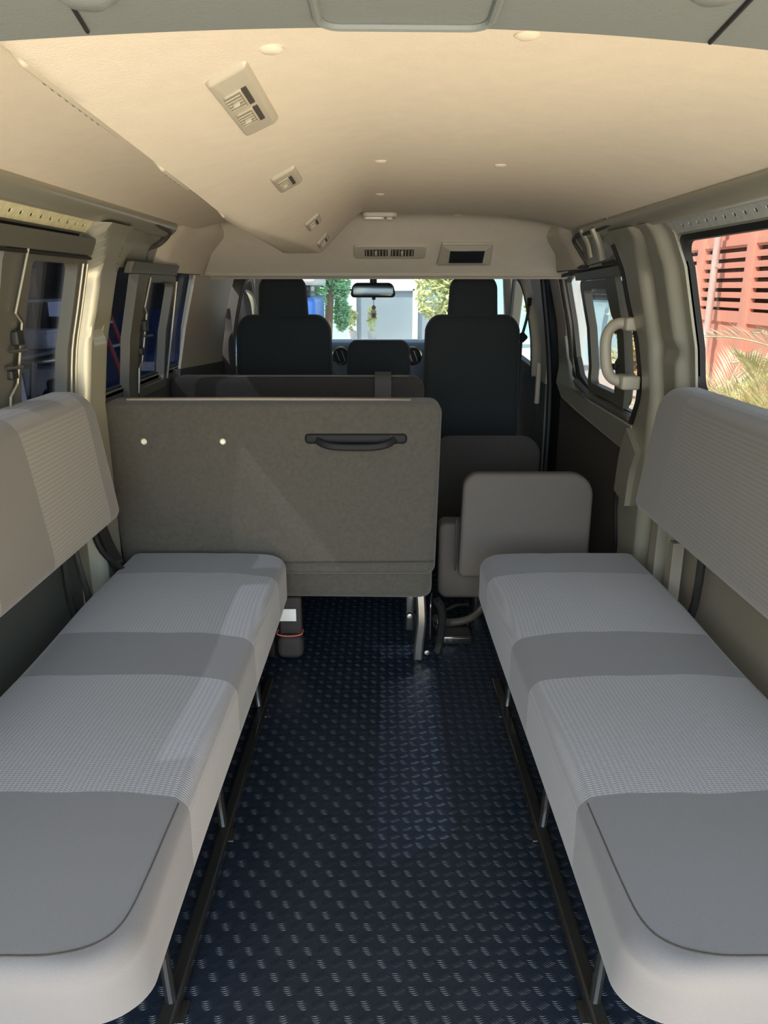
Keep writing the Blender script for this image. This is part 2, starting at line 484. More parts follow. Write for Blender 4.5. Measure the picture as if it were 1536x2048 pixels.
# perforated bright sill above the rear window
def perforated(side, parent, y0=.8, y1=1.90):
    holes = []; y = y0+.03
    while y < y1-.03:
        holes.append([(y+.006*math.cos(a*PI/4), 1.289+.004*math.sin(a*PI/4)) for a in range(8)]); y += .045
    return wall_part('perforated_sill', panel([(y0, 1.275), (y1, 1.275), (y1+.02, 1.302), (y0, 1.302)], holes, side, .010, .003), M['chrome' if side < 0 else 'steel'], parent)
M['sill'] = mat('sunlight_tinted_primer', (.62, .58, .36), .5, noise=.3, nscale=60)  # sunlight on the left sill put into its pale yellow colour
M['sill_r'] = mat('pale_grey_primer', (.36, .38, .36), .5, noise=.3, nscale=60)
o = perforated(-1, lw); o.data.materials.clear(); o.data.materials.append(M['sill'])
wall_part('lower_trim_bolt', lathe([(.001, .004), (.009, .003), (.011, 0)], 12, Matrix.Translation((-.816, 1.56, .50)) @ Matrix.Rotation(PI/2, 4, 'Y')), M['rubber'], lw)
wall_part('front_pillar_cover', panel([(3.00, .83), (3.80, .80), (3.83, .95), (3.83, 1.10), (3.86, 1.197), (3.07, 1.197), (3.055, 1.0)], [], -1, .02, .01), M['plastic_beige'], lw)
wall_part('lower_door_trim', panel([(2.9, .40), (3.8, .40), (3.78, .80), (3.40, .82), (2.96, .845)], [], -1, .03, .03), M['plastic_dark'], lw)
wall_part('headliner_side', ridge_panel(2.47, 4.2, 1.20, 1.40, -1, lambda y, z: .03*sm(1.25, 1.36, z)*sm(2.7, 3.0, y)-.07*sm(3.2, 3.4, y)-.02+.04*sm(2.47, 2.6, y), 30, m=12), M['liner'], lw)

# left rear window
w1 = structure('window_1', panel([(.70, .85), (1.955, .85), (1.955, 1.285), (.70, 1.285)], [yz_rr(.745, .885, 1.93, 1.262, .035)], -1, -.004, .02), M['rubber'])
obj('pane', panel(yz_rr(.71, .855, 1.95, 1.28, .03), [], -1, -.03, .004), M['tint'], w1)
fr = obj('sliding_frame', merge(merge(
    panel([(.75, 1.225), (1.93, 1.225), (1.93, 1.262), (.75, 1.262)], [], -1, .030, .03),
    frame_panel(1.60, .86, 1.935, 1.235, (.04, .025, .05, .03), .035, -1, .022, .03)),
    panel([(1.53, .86), (1.60, .86), (1.605, .93), (1.635, .955), (1.635, 1.08), (1.60, 1.10), (1.615, 1.23), (1.51, 1.23)], [], -1, .022, .03)), M['paint_dark'], w1, bevel=.003)
obj('frame_bead', wall_tube([(1.570, .865), (1.573, .93), (1.605, .955), (1.605, 1.08), (1.572, 1.10), (1.588, 1.225)], -1, .03, .0025, 0), M['paint'], w1)
for y in (1.895, 1.922):
    obj('channel_rib', wall_tube([(y, .885), (y, 1.0), (y, 1.1), (y-.003, 1.205)], -1, .030, .0032, 3), M['paint'], w1)
lt = obj('latch', merge(box((-.765, 1.575, 1.035), (-.748, 1.605, 1.065), .004), box((-.785, 1.575, .965), (-.77, 1.605, .985), .004)), M['rubber'], w1)
obj('latch_pin', merge(tube([(-.762, 1.56, 1.025), (-.745, 1.60, 1.025)], .004), tube([(-.775, 1.56, .99), (-.758, 1.60, .99)], .004)), M['steel'], lt)
obj('slide_track', merge(wall_tube([(.76, 1.222), (1.93, 1.218)], -1, .028, .004, 0), panel([(1.30, 1.268), (1.325, 1.268), (1.325, 1.284), (1.30, 1.284)], [], -1, .012, .01)), M['rubber'], w1)
# left front side window
w2 = structure('window_2', panel([(2.18, .835), (3.24, .835), (3.24, 1.215), (2.18, 1.215)], [yz_rr(2.205, .855, 3.20, 1.200, .03)], -1, -.004, .02), M['rubber'])
obj('pane', panel(yz_rr(2.18, .84, 3.22, 1.21, .03), [], -1, -.03, .004), M['tint'], w2)
obj('sliding_frame', merge(merge(
    panel([(2.24, 1.19), (2.74, 1.19), (2.74, 1.222), (2.24, 1.222)], [], -1, .035, .02),
    frame_panel(2.46, .80, 2.80, 1.19, (.035, .03, .03, .025), .035, -1, .02, .03)),
    panel([(2.38, .80), (2.46, .80), (2.47, .90), (2.495, .92), (2.495, 1.07), (2.465, 1.09), (2.48, 1.19), (2.36, 1.19)], [], -1, .02, .03)), M['paint_dark'], w2, bevel=.003)
obj('frame_bead', merge(wall_tube([(2.455, .82), (2.46, .90), (2.49, .92), (2.49, 1.07), (2.46, 1.09), (2.475, 1.18)], -1, .024, .003, 0), wall_tube([(2.79, .83), (2.79, 1.17)], -1, .024, .004, 0)), M['paint'], w2)
lt = obj('latch', merge(box((-.772, 2.46, 1.015), (-.755, 2.49, 1.05), .004), box((-.79, 2.46, .94), (-.775, 2.49, .965), .004)), M['rubber'], w2)
obj('latch_pin', tube([(-.765, 2.47, 1.0), (-.752, 2.51, 1.0)], .004), M['steel'], lt)

# ---- right wall
rw = structure('wall_right', panel([(.22, -.03), (2.40, -.03), (2.40, .845), (.22, .845)], [], 1, 0, .03), M['plastic_hazed'])
wall_part('body_side_panel', panel([(.22, .835), (2.36, .835), (2.36, 1.345), (.22, 1.345)], [yz_rr(.72, .865, 1.965, 1.272, .04)], 1, 0, .02), M['paint'], rw)
DO = [(y-.045*(z > .3), z) for y, z in [(2.44, 1.275), (2.428, 1.20), (2.42, 1.11), (2.395, 1.0), (2.375, .90), (2.385, .82), (2.41, .77), (2.46, .68), (2.49, .62), (2.50, .54), (2.505, .44), (2.47, .33), (2.43, .25), (2.42, .05)]]
def opn(z): return lerp(z, sorted([(b, a) for a, b in DO]))
def dr(y, z):
    e = opn(z); w = .06*flare(z)
    # columns: near flat step, groove, inner ridge
    a = .030*sm(1.985, 2.02, y)*(1-sm(2.10-w*.3, 2.135-w*.3, y))
    b = .038*sm(2.165-w, 2.20-w, y)
    notch = -.014*math.exp(-((z-.985)/.02)**2)*sm(1.99, 2.02, y)*(1-sm(2.10, 2.12, y))
    c = -.022*sm(e-.075, e-.01, y)
    return max(a, b)+notch+c+.003
bm = BM(); g = []
m_, n_ = 90, 70
for j in range(m_+1):
    z = .02+(1.305-.02)*j/m_; row = []
    e1 = opn(z)
    for i in range(n_+1):
        y = 1.955+(e1-1.955)*i/n_
        row.append(bm.verts.new((wx(z)-dr(y, z), y, z)))
    g.append(row)
for a, b in zip(g, g[1:]):
    for i in range(n_): bm.faces.new((a[i], a[i+1], b[i+1], b[i]))
e = bmesh.ops.extrude_face_region(bm, geom=bm.faces[:])
for v in e['geom']:
    if isinstance(v, bmesh.types.BMVert): v.co.x += .012
wall_part('door_pillar', bm, M['paint'], rw)
wall_part('door_opening_seal', tube([(wx(z)-.022, y+.004, z) for y, z in DO], .009, 8, 5), M['rubber'], rw)
# arch above door opening
arch = [(2.30, 1.25), (2.40, 1.255), (2.50, 1.238), (2.60, 1.232), (2.78, 1.225), (2.80, 1.24), (2.77, 1.30), (2.74, 1.342), (2.30, 1.342)]
wall_part('door_arch', panel(arch, [], 1, .02, .02), M['paint'], rw)
wall_part('arch_rib', merge(tube([(.683, 2.60, 1.245), (.668, 2.595, 1.29), (.64, 2.59, 1.33)], .009, 8, 4), tube([(.683, 2.47, 1.235), (.665, 2.45, 1.28), (.64, 2.44, 1.325)], .012, 8, 4)), M['paint'], rw)
rail(1, .22, 2.62, M['paint'], rw)
wall_part('headliner_edge_seal', tube([(.655, .6, 1.352), (.655, 1.4, 1.346), (.653, 2.0, 1.333), (.652, 2.45, 1.318), (.655, 2.73, 1.312), (.69, 2.78, 1.27), (.725, 2.80, 1.225), (.73, 2.95, 1.222), (.735, 3.6, 1.213), (.74, 4.2, 1.21)], .007, 8, 5), M['plastic_dark'], rw)
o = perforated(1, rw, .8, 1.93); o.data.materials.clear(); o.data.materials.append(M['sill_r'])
wall_part('headliner_side', ridge_panel(2.77, 4.2, 1.215, 1.40, 1, lambda y, z: -.03+.05*sm(2.77, 2.95, y)+.03*sm(1.25, 1.36, z)*sm(2.95, 3.3, y), 30, m=12), M['liner'], rw)
wall_part('pillar_foot_cover', tube([(.785, 2.27, .70), (.785, 2.31, .62), (.787, 2.335, .50)], .05, 12, 6, flat=(.12, .05), up=(1, 0, 0)), M['paint'], rw)
wall_part('anchor_plate', merge(panel([(2.0, .27), (2.06, .27), (2.04, .55), (2.0, .55)], [], 1, .05, .03), panel([(1.88, .25), (1.92, .25), (1.91, .50), (1.88, .50)], [], 1, .05, .03)), M['plastic_hazed'], rw)
wall_part('front_pillar_cover', panel([(3.68, .70), (3.80, .70), (3.83, .95), (3.85, 1.10), (3.86, 1.225), (3.64, 1.225)], [], 1, .03, .01), M['plastic_beige'], rw)
wall_part('front_pillar_lower', panel([(3.64, 0), (3.82, 0), (3.80, .70), (3.67, .70)], [], 1, .03, .01), M['plastic_grey'], rw)
wall_part('front_pillar_groove', merge(wall_tube([(3.64, .05), (3.64, .7), (3.62, 1.20)], 1, .015, .014, 4), panel([(3.48, -.02), (4.0, -.02), (4.0, 1.25), (3.48, 1.25)], [], 1, -.02, .02)), M['rubber'], rw)
wall_part('pillar_grip', wall_tube([(3.66, .80), (3.655, .76), (3.655, .66), (3.66, .61)], 1, .07, .012, 4), M['grip'], rw)
# right rear window
w3 = structure('window_3', panel([(.70, .85), (1.985, .85), (1.985, 1.285), (.70, 1.285)], [yz_rr(.745, .885, 1.955, 1.258, .045)], 1, -.004, .02), M['rubber'])
obj('pane', panel(yz_rr(.71, .855, 1.97, 1.275, .03), [], 1, -.03, .004), M['tint_r'], w3)

# sliding side door
d1 = structure('door_1', panel([(2.40, 0), (3.60, 0), (3.60, 1.24), (2.36, 1.24), (2.36, .9), (2.38, .7)],
     [[(2.47, .74), (2.47, 1.15), (2.50, 1.20), (2.56, 1.215), (3.30, 1.195), (3.36, 1.17), (3.365, 1.0), (3.34, .86), (3.26, .79), (3.12, .755), (2.9, .745)]], 1, -.03, .02), M['paint_dark'])
obj('inner_panel', panel([(2.38, .02), (3.52, .02), (3.52, .80), (3.44, .76), (3.2, .67), (2.9, .63), (2.38, .62)], [], 1, -.012, .02), M['brown_panel'], d1)
obj('front_edge_cover', panel([(3.40, .84), (3.56, .84), (3.555, 1.21), (3.385, 1.205), (3.385, 1.0)], [], 1, .0, .03), M['plastic_beige'], d1, bevel=.004)
obj('arm_ledge', panel([(3.52, .88), (3.50, .80), (3.44, .735), (3.30, .695), (3.05, .672), (2.36, .62), (2.36, .73), (2.9, .738), (3.12, .75), (3.27, .785), (3.35, .86), (3.37, .95)], [], 1, lambda y, z: .012+.03*sm(.62, .67, z)*(1-sm(.70, .80, z)), .03), M['paint'], d1, bevel=.008)
obj('window_sill', merge(tube([(.82, 3.2, .755), (.815, 2.9, .725), (.81, 2.4, .715)], .01, 8, 4, flat=(.05, .02), up=(1, 0, .3)), box((.79, 2.42, .737), (.83, 3.1, .747))), M['paint_dark'], d1)
obj('window_rail', panel([(2.44, 1.185), (3.02, 1.175), (3.02, 1.20), (2.44, 1.215)], [], 1, .015, .03), M['paint_dark'], d1)
sf = obj('sliding_frame', merge(frame_panel(2.56, .755, 3.03, 1.175, (.07, .035, .045, .03), .04, 1, .0, .03),
    panel([(2.545, .755), (2.66, .755), (2.66, .90), (2.62, .92), (2.62, 1.03), (2.655, 1.06), (2.675, 1.175), (2.545, 1.19)], [], 1, .004, .02)), M['paint_dark'], d1, bevel=.003)
obj('pane', panel([(2.45, .73), (2.45, 1.21), (3.38, 1.20), (3.38, .78)], [], 1, -.038, .004), M['tint_r'], d1)
obj('window_seal', tube([(wx(z)+.006, y, z) for y, z in [(2.56, 1.218), (3.30, 1.198), (3.362, 1.17), (3.37, 1.0), (3.345, .86), (3.265, .785), (3.12, .75), (2.9, .742), (2.48, .738)]], .007, 8, 4), M['rubber'], d1)
obj('latch', merge(box((.785, 2.60, 1.0), (.80, 2.63, 1.03), .003), box((.785, 2.585, .88), (.80, 2.62, .90), .003)), M['rubber'], d1)

# cab doors and windscreen
def cab_door(nm, side, bf):
    d = structure(nm, panel([(3.98, .05), (4.9, .05), (4.9, .76), (4.0, .72)], [], side, .0, .04), M['plastic_dark'])
    ring = [(3.995, .70), (4.02, .9), (4.04, 1.08), (4.08, 1.17), (4.18, 1.21), (4.30, 1.19), (4.46, 1.10), (4.72, .93), (4.85, .80)]
    obj('window_frame', tube([(side*(wx(z)-.01), y, z) for y, z in ring], .03, 8, 5, flat=(.05, .06), up=(side, 0, 0)), M['plastic_dark' if side < 0 else 'plastic_beige'], d, bevel=.008)
    obj('window_seal', tube([(side*(wx(z)-.034), y+.004, z-.004) for y, z in ring], .010, 8, 5), M['rubber'], d)
    obj('pane', panel([(4.02, .72), (4.04, 1.08), (4.18, 1.2), (4.46, 1.10), (4.85, .78)], [], side, -.03, .004), M['clear'], d)
    return d
dl_ = cab_door('door_2', -1, 0); dr_ = cab_door('door_3', 1, 0)
ap = BM()
for s_ in (-1, 1): tube([(s_*.80, 4.92, .80), (s_*.76, 4.72, 1.02), (s_*.70, 4.45, 1.25), (s_*.66, 4.3, 1.34)], .03, 8, 6, bm=ap, flat=(.09, .05), up=(s_, 0, 0))
structure('trim_4', ap, M['plastic_beige'], bevel=.01)
bm = BM()
vv = [bm.verts.new(p) for p in ((-.80, 4.95, .82), (-.4, 5.06, .82), (.4, 5.06, .82), (.80, 4.95, .82), (.66, 4.35, 1.34), (.35, 4.42, 1.34), (-.35, 4.42, 1.34), (-.66, 4.35, 1.34))]
for q in ((0, 1, 6, 7), (1, 2, 5, 6), (2, 3, 4, 5)): bm.faces.new([vv[i] for i in q])
structure('window_4', bm, M['clear'], sharp=60)

# ================================================================== THINGS INSIDE
# ---- lengthwise side benches
def side_bench(s, label):
    t = thing('side_bench', label, 'bench seat', (s*.52, 1.4, 0))
    w, h = .440, 1.425
    def f(a, b, c):                       # a across (towards aisle = -s), b along y, c up
        y = 1.385+b; k = c/.138
        inner = max(0, -s*a/(w/2))        # 0 centre .. 1 aisle edge
        near = sm(-h/2+.22, -h/2, b)
        x = s*.522+a-s*(.004+.016*sm(.8, 2.05, y))*inner
        x += s*.016*inner*(1-k)*0
        dip = .010*inner**3+.004*near
        crease = .004*math.exp(-((a+s*.05)/.012)**2)
        return (x, y+.035*(1-k)*near, .268+c-(dip+crease+.004*math.cos(b/h*4*PI))*(c > .09))
    if s < 0: rad = [.06, .03, .03, .075]     # (+,+)=aisle far, (+,-)=aisle near
    else: rad = [.03, .06, .075, .03]
    cb = pad(w, h, .138, rad, .026, .008, f, 12, 8, crown=.009, cut=.035)
    bv = BVHTree.FromBMesh(cb)
    cu = obj('seat_cushion', cb, M['bench'], t, sharp=60)
    pts = catmull([(.73, .695, 1), (.60, .694, 1), (.46, .694, 1), (.39, .697, 1), (.345, .715, 1), (.323, .75, 1), (.316, .82, 1), (.313, .90, 1), (.311, .965, 1)], 6)
    sp = []
    for p in pts:
        hit = bv.ray_cast(Vector((s*p.x, p.y, 1)), Vector((0, 0, -1)))
        if hit[0] is not None: sp.append(hit[0])
    obj('stitched_seam', tube(sp, .0013, 6), M['felt_dark'], cu)
    # centre crease
    # backrest
    bw, bh = (1.25 if s > 0 else 1.16), .335                   # along y, height
    def fb(a, b, c):
        z = .575+bh/2+b
        lean = .045*(b+bh/2)/bh
        droop = 0
        return (s*(.755+lean-c-.0), (1.335 if s > 0 else 1.29)+a, z+droop)
    obj('backrest', pad(bw, bh, .085, [.07, .07, .035, .035], .040, .01, fb, 10, 7, crown=.006, cut=.06), M['benchback' if s < 0 else 'benchback_r'], t, sharp=60)
    # frame: floor rail along the aisle and legs
    obj('floor_rail', tube([(s*.352, .62, .014), (s*.345, 1.2, .014), (s*.340, 2.02, .014)], .013, 8, flat=(.028, .026)), M['tube'], t, bevel=.006)
    obj('outer_floor_rail', tube([(s*.72, .66, .014), (s*.72, 2.02, .014)], .013, 8, flat=(.028, .026)), M['tube'], t, bevel=.006)
    for y in (.95, 1.37, 1.86):
        obj('leg', tube([(s*.345, y, .012), (s*.350, y+.004, .04), (s*.366, y+.016, .292)], .0095, 10, 4), M['tube'], t)
        obj('leg', tube([(s*.72, y, .012), (s*.70, y, .292)], .0115, 10), M['tube'], t)
        obj('foot_plate', box((s*.345-.022, y-.022, .0), (s*.345+.022, y+.022, .005), .002), M['tube'], t)
    obj('seat_frame', merge(tube([(s*.372, .80, .288), (s*.372, 1.98, .288)], .011, 8), tube([(s*.70, .80, .288), (s*.70, 1.98, .288)], .011, 8)), M['tube'], t)
    for y in (.98, 1.72):
        obj('backrest_bracket', tube([(s*.742, y, .29), (s*.775, y, .40), (s*.778, y, .62)], .011, 8, 4), M['tube'], t)
    return t
lb = side_bench(-1, 'long grey side bench along the left wall, leather-free cloth pad with woven bands')
lb['label'] = 'long grey cloth bench with woven bands along the left wall'
rb = side_bench(1, 'long grey cloth bench with woven bands along the right wall')
# black belt bracket between left backrest and cushion
bk = thing('belt_bracket', 'black metal bracket with a bent bar behind the left bench, beside the tall seat back', 'bracket', (-.75, 1.95, .3))
obj('plate', tube([(-.785, 1.93, .62), (-.765, 1.97, .46), (-.73, 2.0, .34)], .01, 6, 4, flat=(.055, .012), up=(1, 0, 0)), M['tube'], bk)
obj('bent_bar', tube([(-.775, 1.89, .56), (-.755, 1.90, .47), (-.715, 1.95, .39), (-.69, 1.97, .31)], .008, 8, 5), M['tube'], bk)
tag(obj('wall_tube', tube([(-.79, 1.80, .58), (-.785, 1.81, .48), (-.775, 1.83, .36), (-.77, 1.84, .28)], .008, 8, 5), M['steel']), 'thin grey bent tube on the wall beneath the left backrest', 'tube')

# ---- forward-facing rows seen from behind
def row_seat():
    t = thing('row_seat', 'wide grey felt seat back with black handle and two silver screws, facing away', 'bench seat', (-.32, 2.3, 0))
    x0, x1, z0, z1 = -.805, .168, .311, .842
    def f(a, b, c):
        k = (b+(z1-z0)/2)/(z1-z0)
        x = (x0+x1)/2+a
        if a > 0: x -= .010*(1-k)
        else: x += .02*(1-k)
        return (x, 2.235-c-.03*(1-k)**2*0+.0*k-.02*(k), z0+(z1-z0)/2+b)
    b = obj('backrest', pad(x1-x0, z1-z0, .11, [.035, .04, .03, .03], .022, .02, f, 8, 5, crown=.004), M['felt'], t, sharp=60)
    obj('knit_edge', tube([(-.73, 2.150, .8435), (-.4, 2.148, .8455), (-.05, 2.150, .8435), (.08, 2.152, .841)], .01, 8, 4, flat=(.028, .006)), M['knit_edge'], b)
    obj('hem', tube([(x0+.05, 2.119, .358), (-.3, 2.117, .357), (x1-.014, 2.119, .360)], .0022, 6, 3), M['felt_dark'], b)
    h = obj('handle', pad(.292, .030, .022, .012, .008, .003, lambda a, b, c: (-.077+a, 2.122-c, .738+b-.004*(1-(a/.146)**2)), 5, 4), M['handle'], t)
    obj('handle_bar', tube([(-.190, 2.105, .735), (-.165, 2.088, .724), (-.12, 2.082, .718), (-.03, 2.082, .718), (.012, 2.088, .725), (.035, 2.105, .737)], .01, 8, 5, flat=(.020, .012), up=(0, 1, 0)), M['handle'], h, bevel=.005)
    for x in (-.682, -.457):
        obj('screw', lathe([(.001, .004), (.006, .0040), (.009, 0)], 16, Matrix.Translation((x, 2.106, .729)) @ Matrix.Rotation(PI/2, 4, 'X')), M['screw'], t)
    def f2(a, b, c): return ((x0+x1)/2+a-.004, 2.43+b, .222+c-(.010*sm(.25, .45, a)))
    obj('seat_cushion', pad(x1-x0-.02, .52, .12, .04, .03, .03, f2, 6, 5), M['felt'], t, sharp=60)
    # legs
    lg = obj('leg', tube([(.118, 2.195, .232), (.122, 2.178, .14), (.115, 2.176, .06), (.112, 2.176, .002)], .02, 8, 5, flat=(.030, .02), up=(0, 1, 0)), M['steel'], t, bevel=.006)
    obj('side_plate', pad(.085, .15, .006, .03, .002, .002, lambda a, b, c: (.152+c+a*.1, 2.23+a, .13+b)), M['tube'], lg)
    obj('side_plate', tube([(.17, 2.20, .20), (.19, 2.21, .15), (.185, 2.22, .05), (.175, 2.21, .01)], .014, 10, 6), M['tube'], lg)
    obj('inner_plate', box((.072, 2.186, .10), (.098, 2.20, .225), .004), M['tube'], lg)
    obj('bolt', lathe([(.001, .006), (.008, .005), (.009, 0)], 8, Matrix.Translation((.084, 2.18, .155)) @ Matrix.Rotation(PI/2, 4, 'X')), M['chrome'], lg)
    obj('bolt', lathe([(.001, .006), (.008, .005), (.009, 0)], 8, Matrix.Translation((.14, 2.165, .035)) @ Matrix.Rotation(PI/2, 4, 'X')), M['chrome'], lg)
    lg2 = obj('leg', box((-.365, 2.25, 0), (-.33, 2.31, .2), .008), M['tube'], t)
    obj('leg', box((-.335, 2.55, 0), (-.30, 2.61, .2), .008), M['tube'], t)
    obj('leg', box((.10, 2.55, 0), (.135, 2.61, .2), .008), M['tube'], t)
    return t
row_seat()
# bundled seat belt hanging at the left leg
bb = thing('belt_bundle', 'bundled dark seat belt buckle with white tag and red rubber band under the felt seat', 'seat belt', (-.29, 2.2, .0))
obj('webbing', pad(.072, .19, .03, .01, .008, .008, lambda a, b, c: (-.297+a, 2.235-c, .11+b)), M['belt'], bb)
obj('webbing_fold', pad(.082, .075, .055, .022, .018, .018, lambda a, b, c: (-.297+a, 2.225-c, .045+b)), M['belt'], bb)
obj('buckle', box((-.365, 2.17, .012), (-.345, 2.20, .075), .006), M['handle'], bb)
obj('tag', box((-.334, 2.196, .128), (-.277, 2.199, .170), .001), M['white'], bb)
obj('rubber_band', tube([(-.336, 2.20, .096), (-.334, 2.165, .097), (-.30, 2.163, .092), (-.260, 2.166, .096), (-.257, 2.20, .097)], .0022, 6, 4), M['pink'], bb)
# folded seat hinge on the floor to the right
hg = thing('seat_hinge', 'curved grey floor hinge arm with a bolt under the folded jump seat', 'hinge', (.25, 2.35, 0))
obj('arm', tube([(.17, 2.26, .11), (.22, 2.28, .085), (.29, 2.30, .09), (.335, 2.33, .12), (.345, 2.36, .16)], .013, 10, 6), M['steel'], hg)
obj('cable', tube([(.17, 2.30, .15), (.20, 2.31, .115), (.25, 2.33, .125), (.29, 2.35, .12)], .005, 8, 6), M['tube'], hg)
obj('bolt', lathe([(.001, .008), (.008, .006), (.010, 0)], 8, Matrix.Translation((.185, 2.25, .10)) @ Matrix.Rotation(PI/2, 4, 'X')), M['chrome'], hg)
obj('foot', box((.17, 2.28, 0), (.30, 2.42, .035), .01), M['tube'], hg)
# bright ribbon of blue reflective tape scrap near the leg is left to reflections

# second row bench (only its top edge and belt are seen)
t = thing('row_seat', 'dark bench back further forward, only its top edge showing above the felt seat', 'bench seat', (-.34, 3.1, 0))
obj('backrest', pad(1.03, .60, .11, [.05, .05, .03, .03], .03, .03, lambda a, b, c: (-.328+a*.945, 2.98-c, .525+b), 8, 5), M['felt_dark'], t, sharp=60)
obj('seat_cushion', pad(1.0, .45, .14, .04, .03, .03, lambda a, b, c: (-.328+a*.945, 3.22+b, .20+c)), M['felt_dark'], t, sharp=60)
for x in (-.7, -.345, .05): obj('leg', box((x-.02, 3.05, 0), (x+.02, 3.35, .21), .01), M['tube'], t)
obj('top_piping', tube([(-.77, 2.90, .822), (-.4, 2.90, .8255), (.10, 2.90, .8245)], .002, 6, 5), M['knit_edge'], t)
tag(obj('lap_belt', tube([(.0, 2.852, .70), (.0, 2.852, .79), (.0, 2.860, .820), (.0, 2.885, .834), (.0, 2.95, .834), (.0, 2.99, .81)], .01, 8, 5, flat=(.062, .003), up=(0, 1, 0)), M['belt_light']), 'dark belt strap hanging over the top of the forward bench', 'seat belt')

# ---- folded jump seats in the right aisle
def jump(label, x0, x1, y, zt, zb, m, cz, mc):
    t = thing('jump_seat', label, 'folding seat', ((x0+x1)/2, y, 0))
    w = x1-x0; h = zt-zb
    def f(a, b, c):
        k = (b+h/2)/h
        sc = 1+.0*k
        wav = -.020*math.exp(-((k-.28)/.22)**2)
        return ((x0+x1)/2+a*(1+wav*4 if a > 0 else 1)+(.0 if a > 0 else -.012*(1-k)), y-c+.03*k, zb+h/2+b)
    obj('backrest', pad(w, h, .05, [.075, .05, .02, .02], .014, .014, f, 10, 5, crown=.006), m, t, sharp=60)
    obj('seat_cushion', pad(w+.02, .28, .10, [.03, .03, .03, .03], .018, .018, lambda a, b, c: (x0+w/2-.06+a, y+.17-c, cz+b+.01*math.cos(a*20)), 8, 5), mc, t, sharp=60)
    obj('hinge_rod', tube([(x0-.02, y-.03, zb+.20), (x0-.022, y-.03, zb+.02)], .004, 8), M['steel'], t)
    obj('support_leg', box((x0+.06, y+.12, 0), (x0+.11, y+.19, .2), .01), M['tube'], t)
    obj('support_leg', box((x1-.14, y+.12, 0), (x1-.09, y+.19, .2), .01), M['tube'], t)
    return t
jump('taupe folded jump seat behind the right bench, nearer of two', .265, .692, 2.40, .567, .215, M['jump'], .235, M['jump'])
jump('dark folded jump seat behind the passenger seat, farther of two', .225, .648, 3.05, .562, .15, M['felt_dark'], .22, M['felt_dark'])

# ---- cab seats
def cab_seat(nm, cx, label, grp=None):
    t = thing(nm, label, 'car seat', (cx, 4.0, 0), grp)
    zb, zt = .33, 1.022; h = zt-zb; w = .50
    def f(a, b, c):
        k = (b+h/2)/h
        tw = 1-.10*sm(.72, 1.0, k)+.02*math.sin(k*PI)*0
        return (cx+a*tw, 3.90-c+.03*k*0, zb+h/2+b)
    obj('backrest', pad(w, h, .13, [.075, .075, .05, .05], .04, .04, f, 10, 6, crown=.012), M['felt_black'], t, sharp=60)
    def fh(a, b, c):
        k = (b+.105)/.21
        return (cx+a*(1.05-.09*k), 3.89-c, 1.105+b)
    hr = obj('headrest', pad(.235, .215, .10, [.07, .07, .02, .02], .035, .035, fh, 10, 6, crown=.01), M['felt_black'], t, sharp=60)
    obj('seat_cushion', pad(.50, .50, .15, .06, .04, .04, lambda a, b, c: (cx+a, 4.12+b, .28+c)), M['felt_black'], t, sharp=60)
    obj('seat_base', box((cx-.22, 3.85, 0), (cx+.22, 4.3, .29), .02), M['plastic_dark'], t)
    return t
cab_seat('driver_seat', -.492, 'dark driver seat with headrest, left of the two front seats'); 
cab_seat('passenger_seat', .443, 'dark passenger seat with headrest, right of the two front seats')
t = thing('centre_seat', 'low dark folded middle seat between the two front seats', 'car seat', (-.02, 4.0, 0))
obj('backrest', pad(.345, .36, .10, [.05, .05, .02, .02], .03, .03, lambda a, b, c: (-.022+a*(1-.10*(b+.18)/.36), 3.95-c, .715+b), 10, 6), M['felt_black'], t, sharp=60)
obj('seat_base', box((-.18, 3.9, 0), (.14, 4.35, .55), .03), M['plastic_dark'], t)

# ---- dashboard
d = thing('dashboard', 'grey dashboard with round silver-ringed air vents below the windscreen', 'dashboard', (0, 4.6, 0))
bm = BM(); tube([(-.79, 4.72, .70), (-.4, 4.68, .70), (.4, 4.68, .70), (.79, 4.72, .70)], .1, 4, 4, bm=bm, flat=(.40, .28))
obj('top_panel', bm, M['dash_lit_top'], d, bevel=.04)
obj('lower_panel', box((-.78, 4.60, 0), (.78, 4.85, .62), .03), M['dash'], d)
for x in (-.247, .175):
    v = obj('air_vent', lathe([(.040, .0), (.040, .02), (.046, .028), (.053, .024), (.056, 0)], 28, Matrix.Translation((x, 4.478, .767)) @ Matrix.Rotation(PI/2, 4, 'X')), M['chrome'], d)
    obj('vent_core', lathe([(.001, .0), (.043, 0), (.043, .012)], 24, Matrix.Translation((x, 4.470, .767)) @ Matrix.Rotation(PI/2, 4, 'X')), M['rubber'], v)
    for k in (-.016, .016):
        obj('vent_fin', box((-.0025, -.004, -.032), (.0025, 0, .032), 0, mtx=Matrix.Translation((x+k, 4.457, .767)) @ Matrix.Rotation(-.35, 4, 'Y')), M['steel'], v)

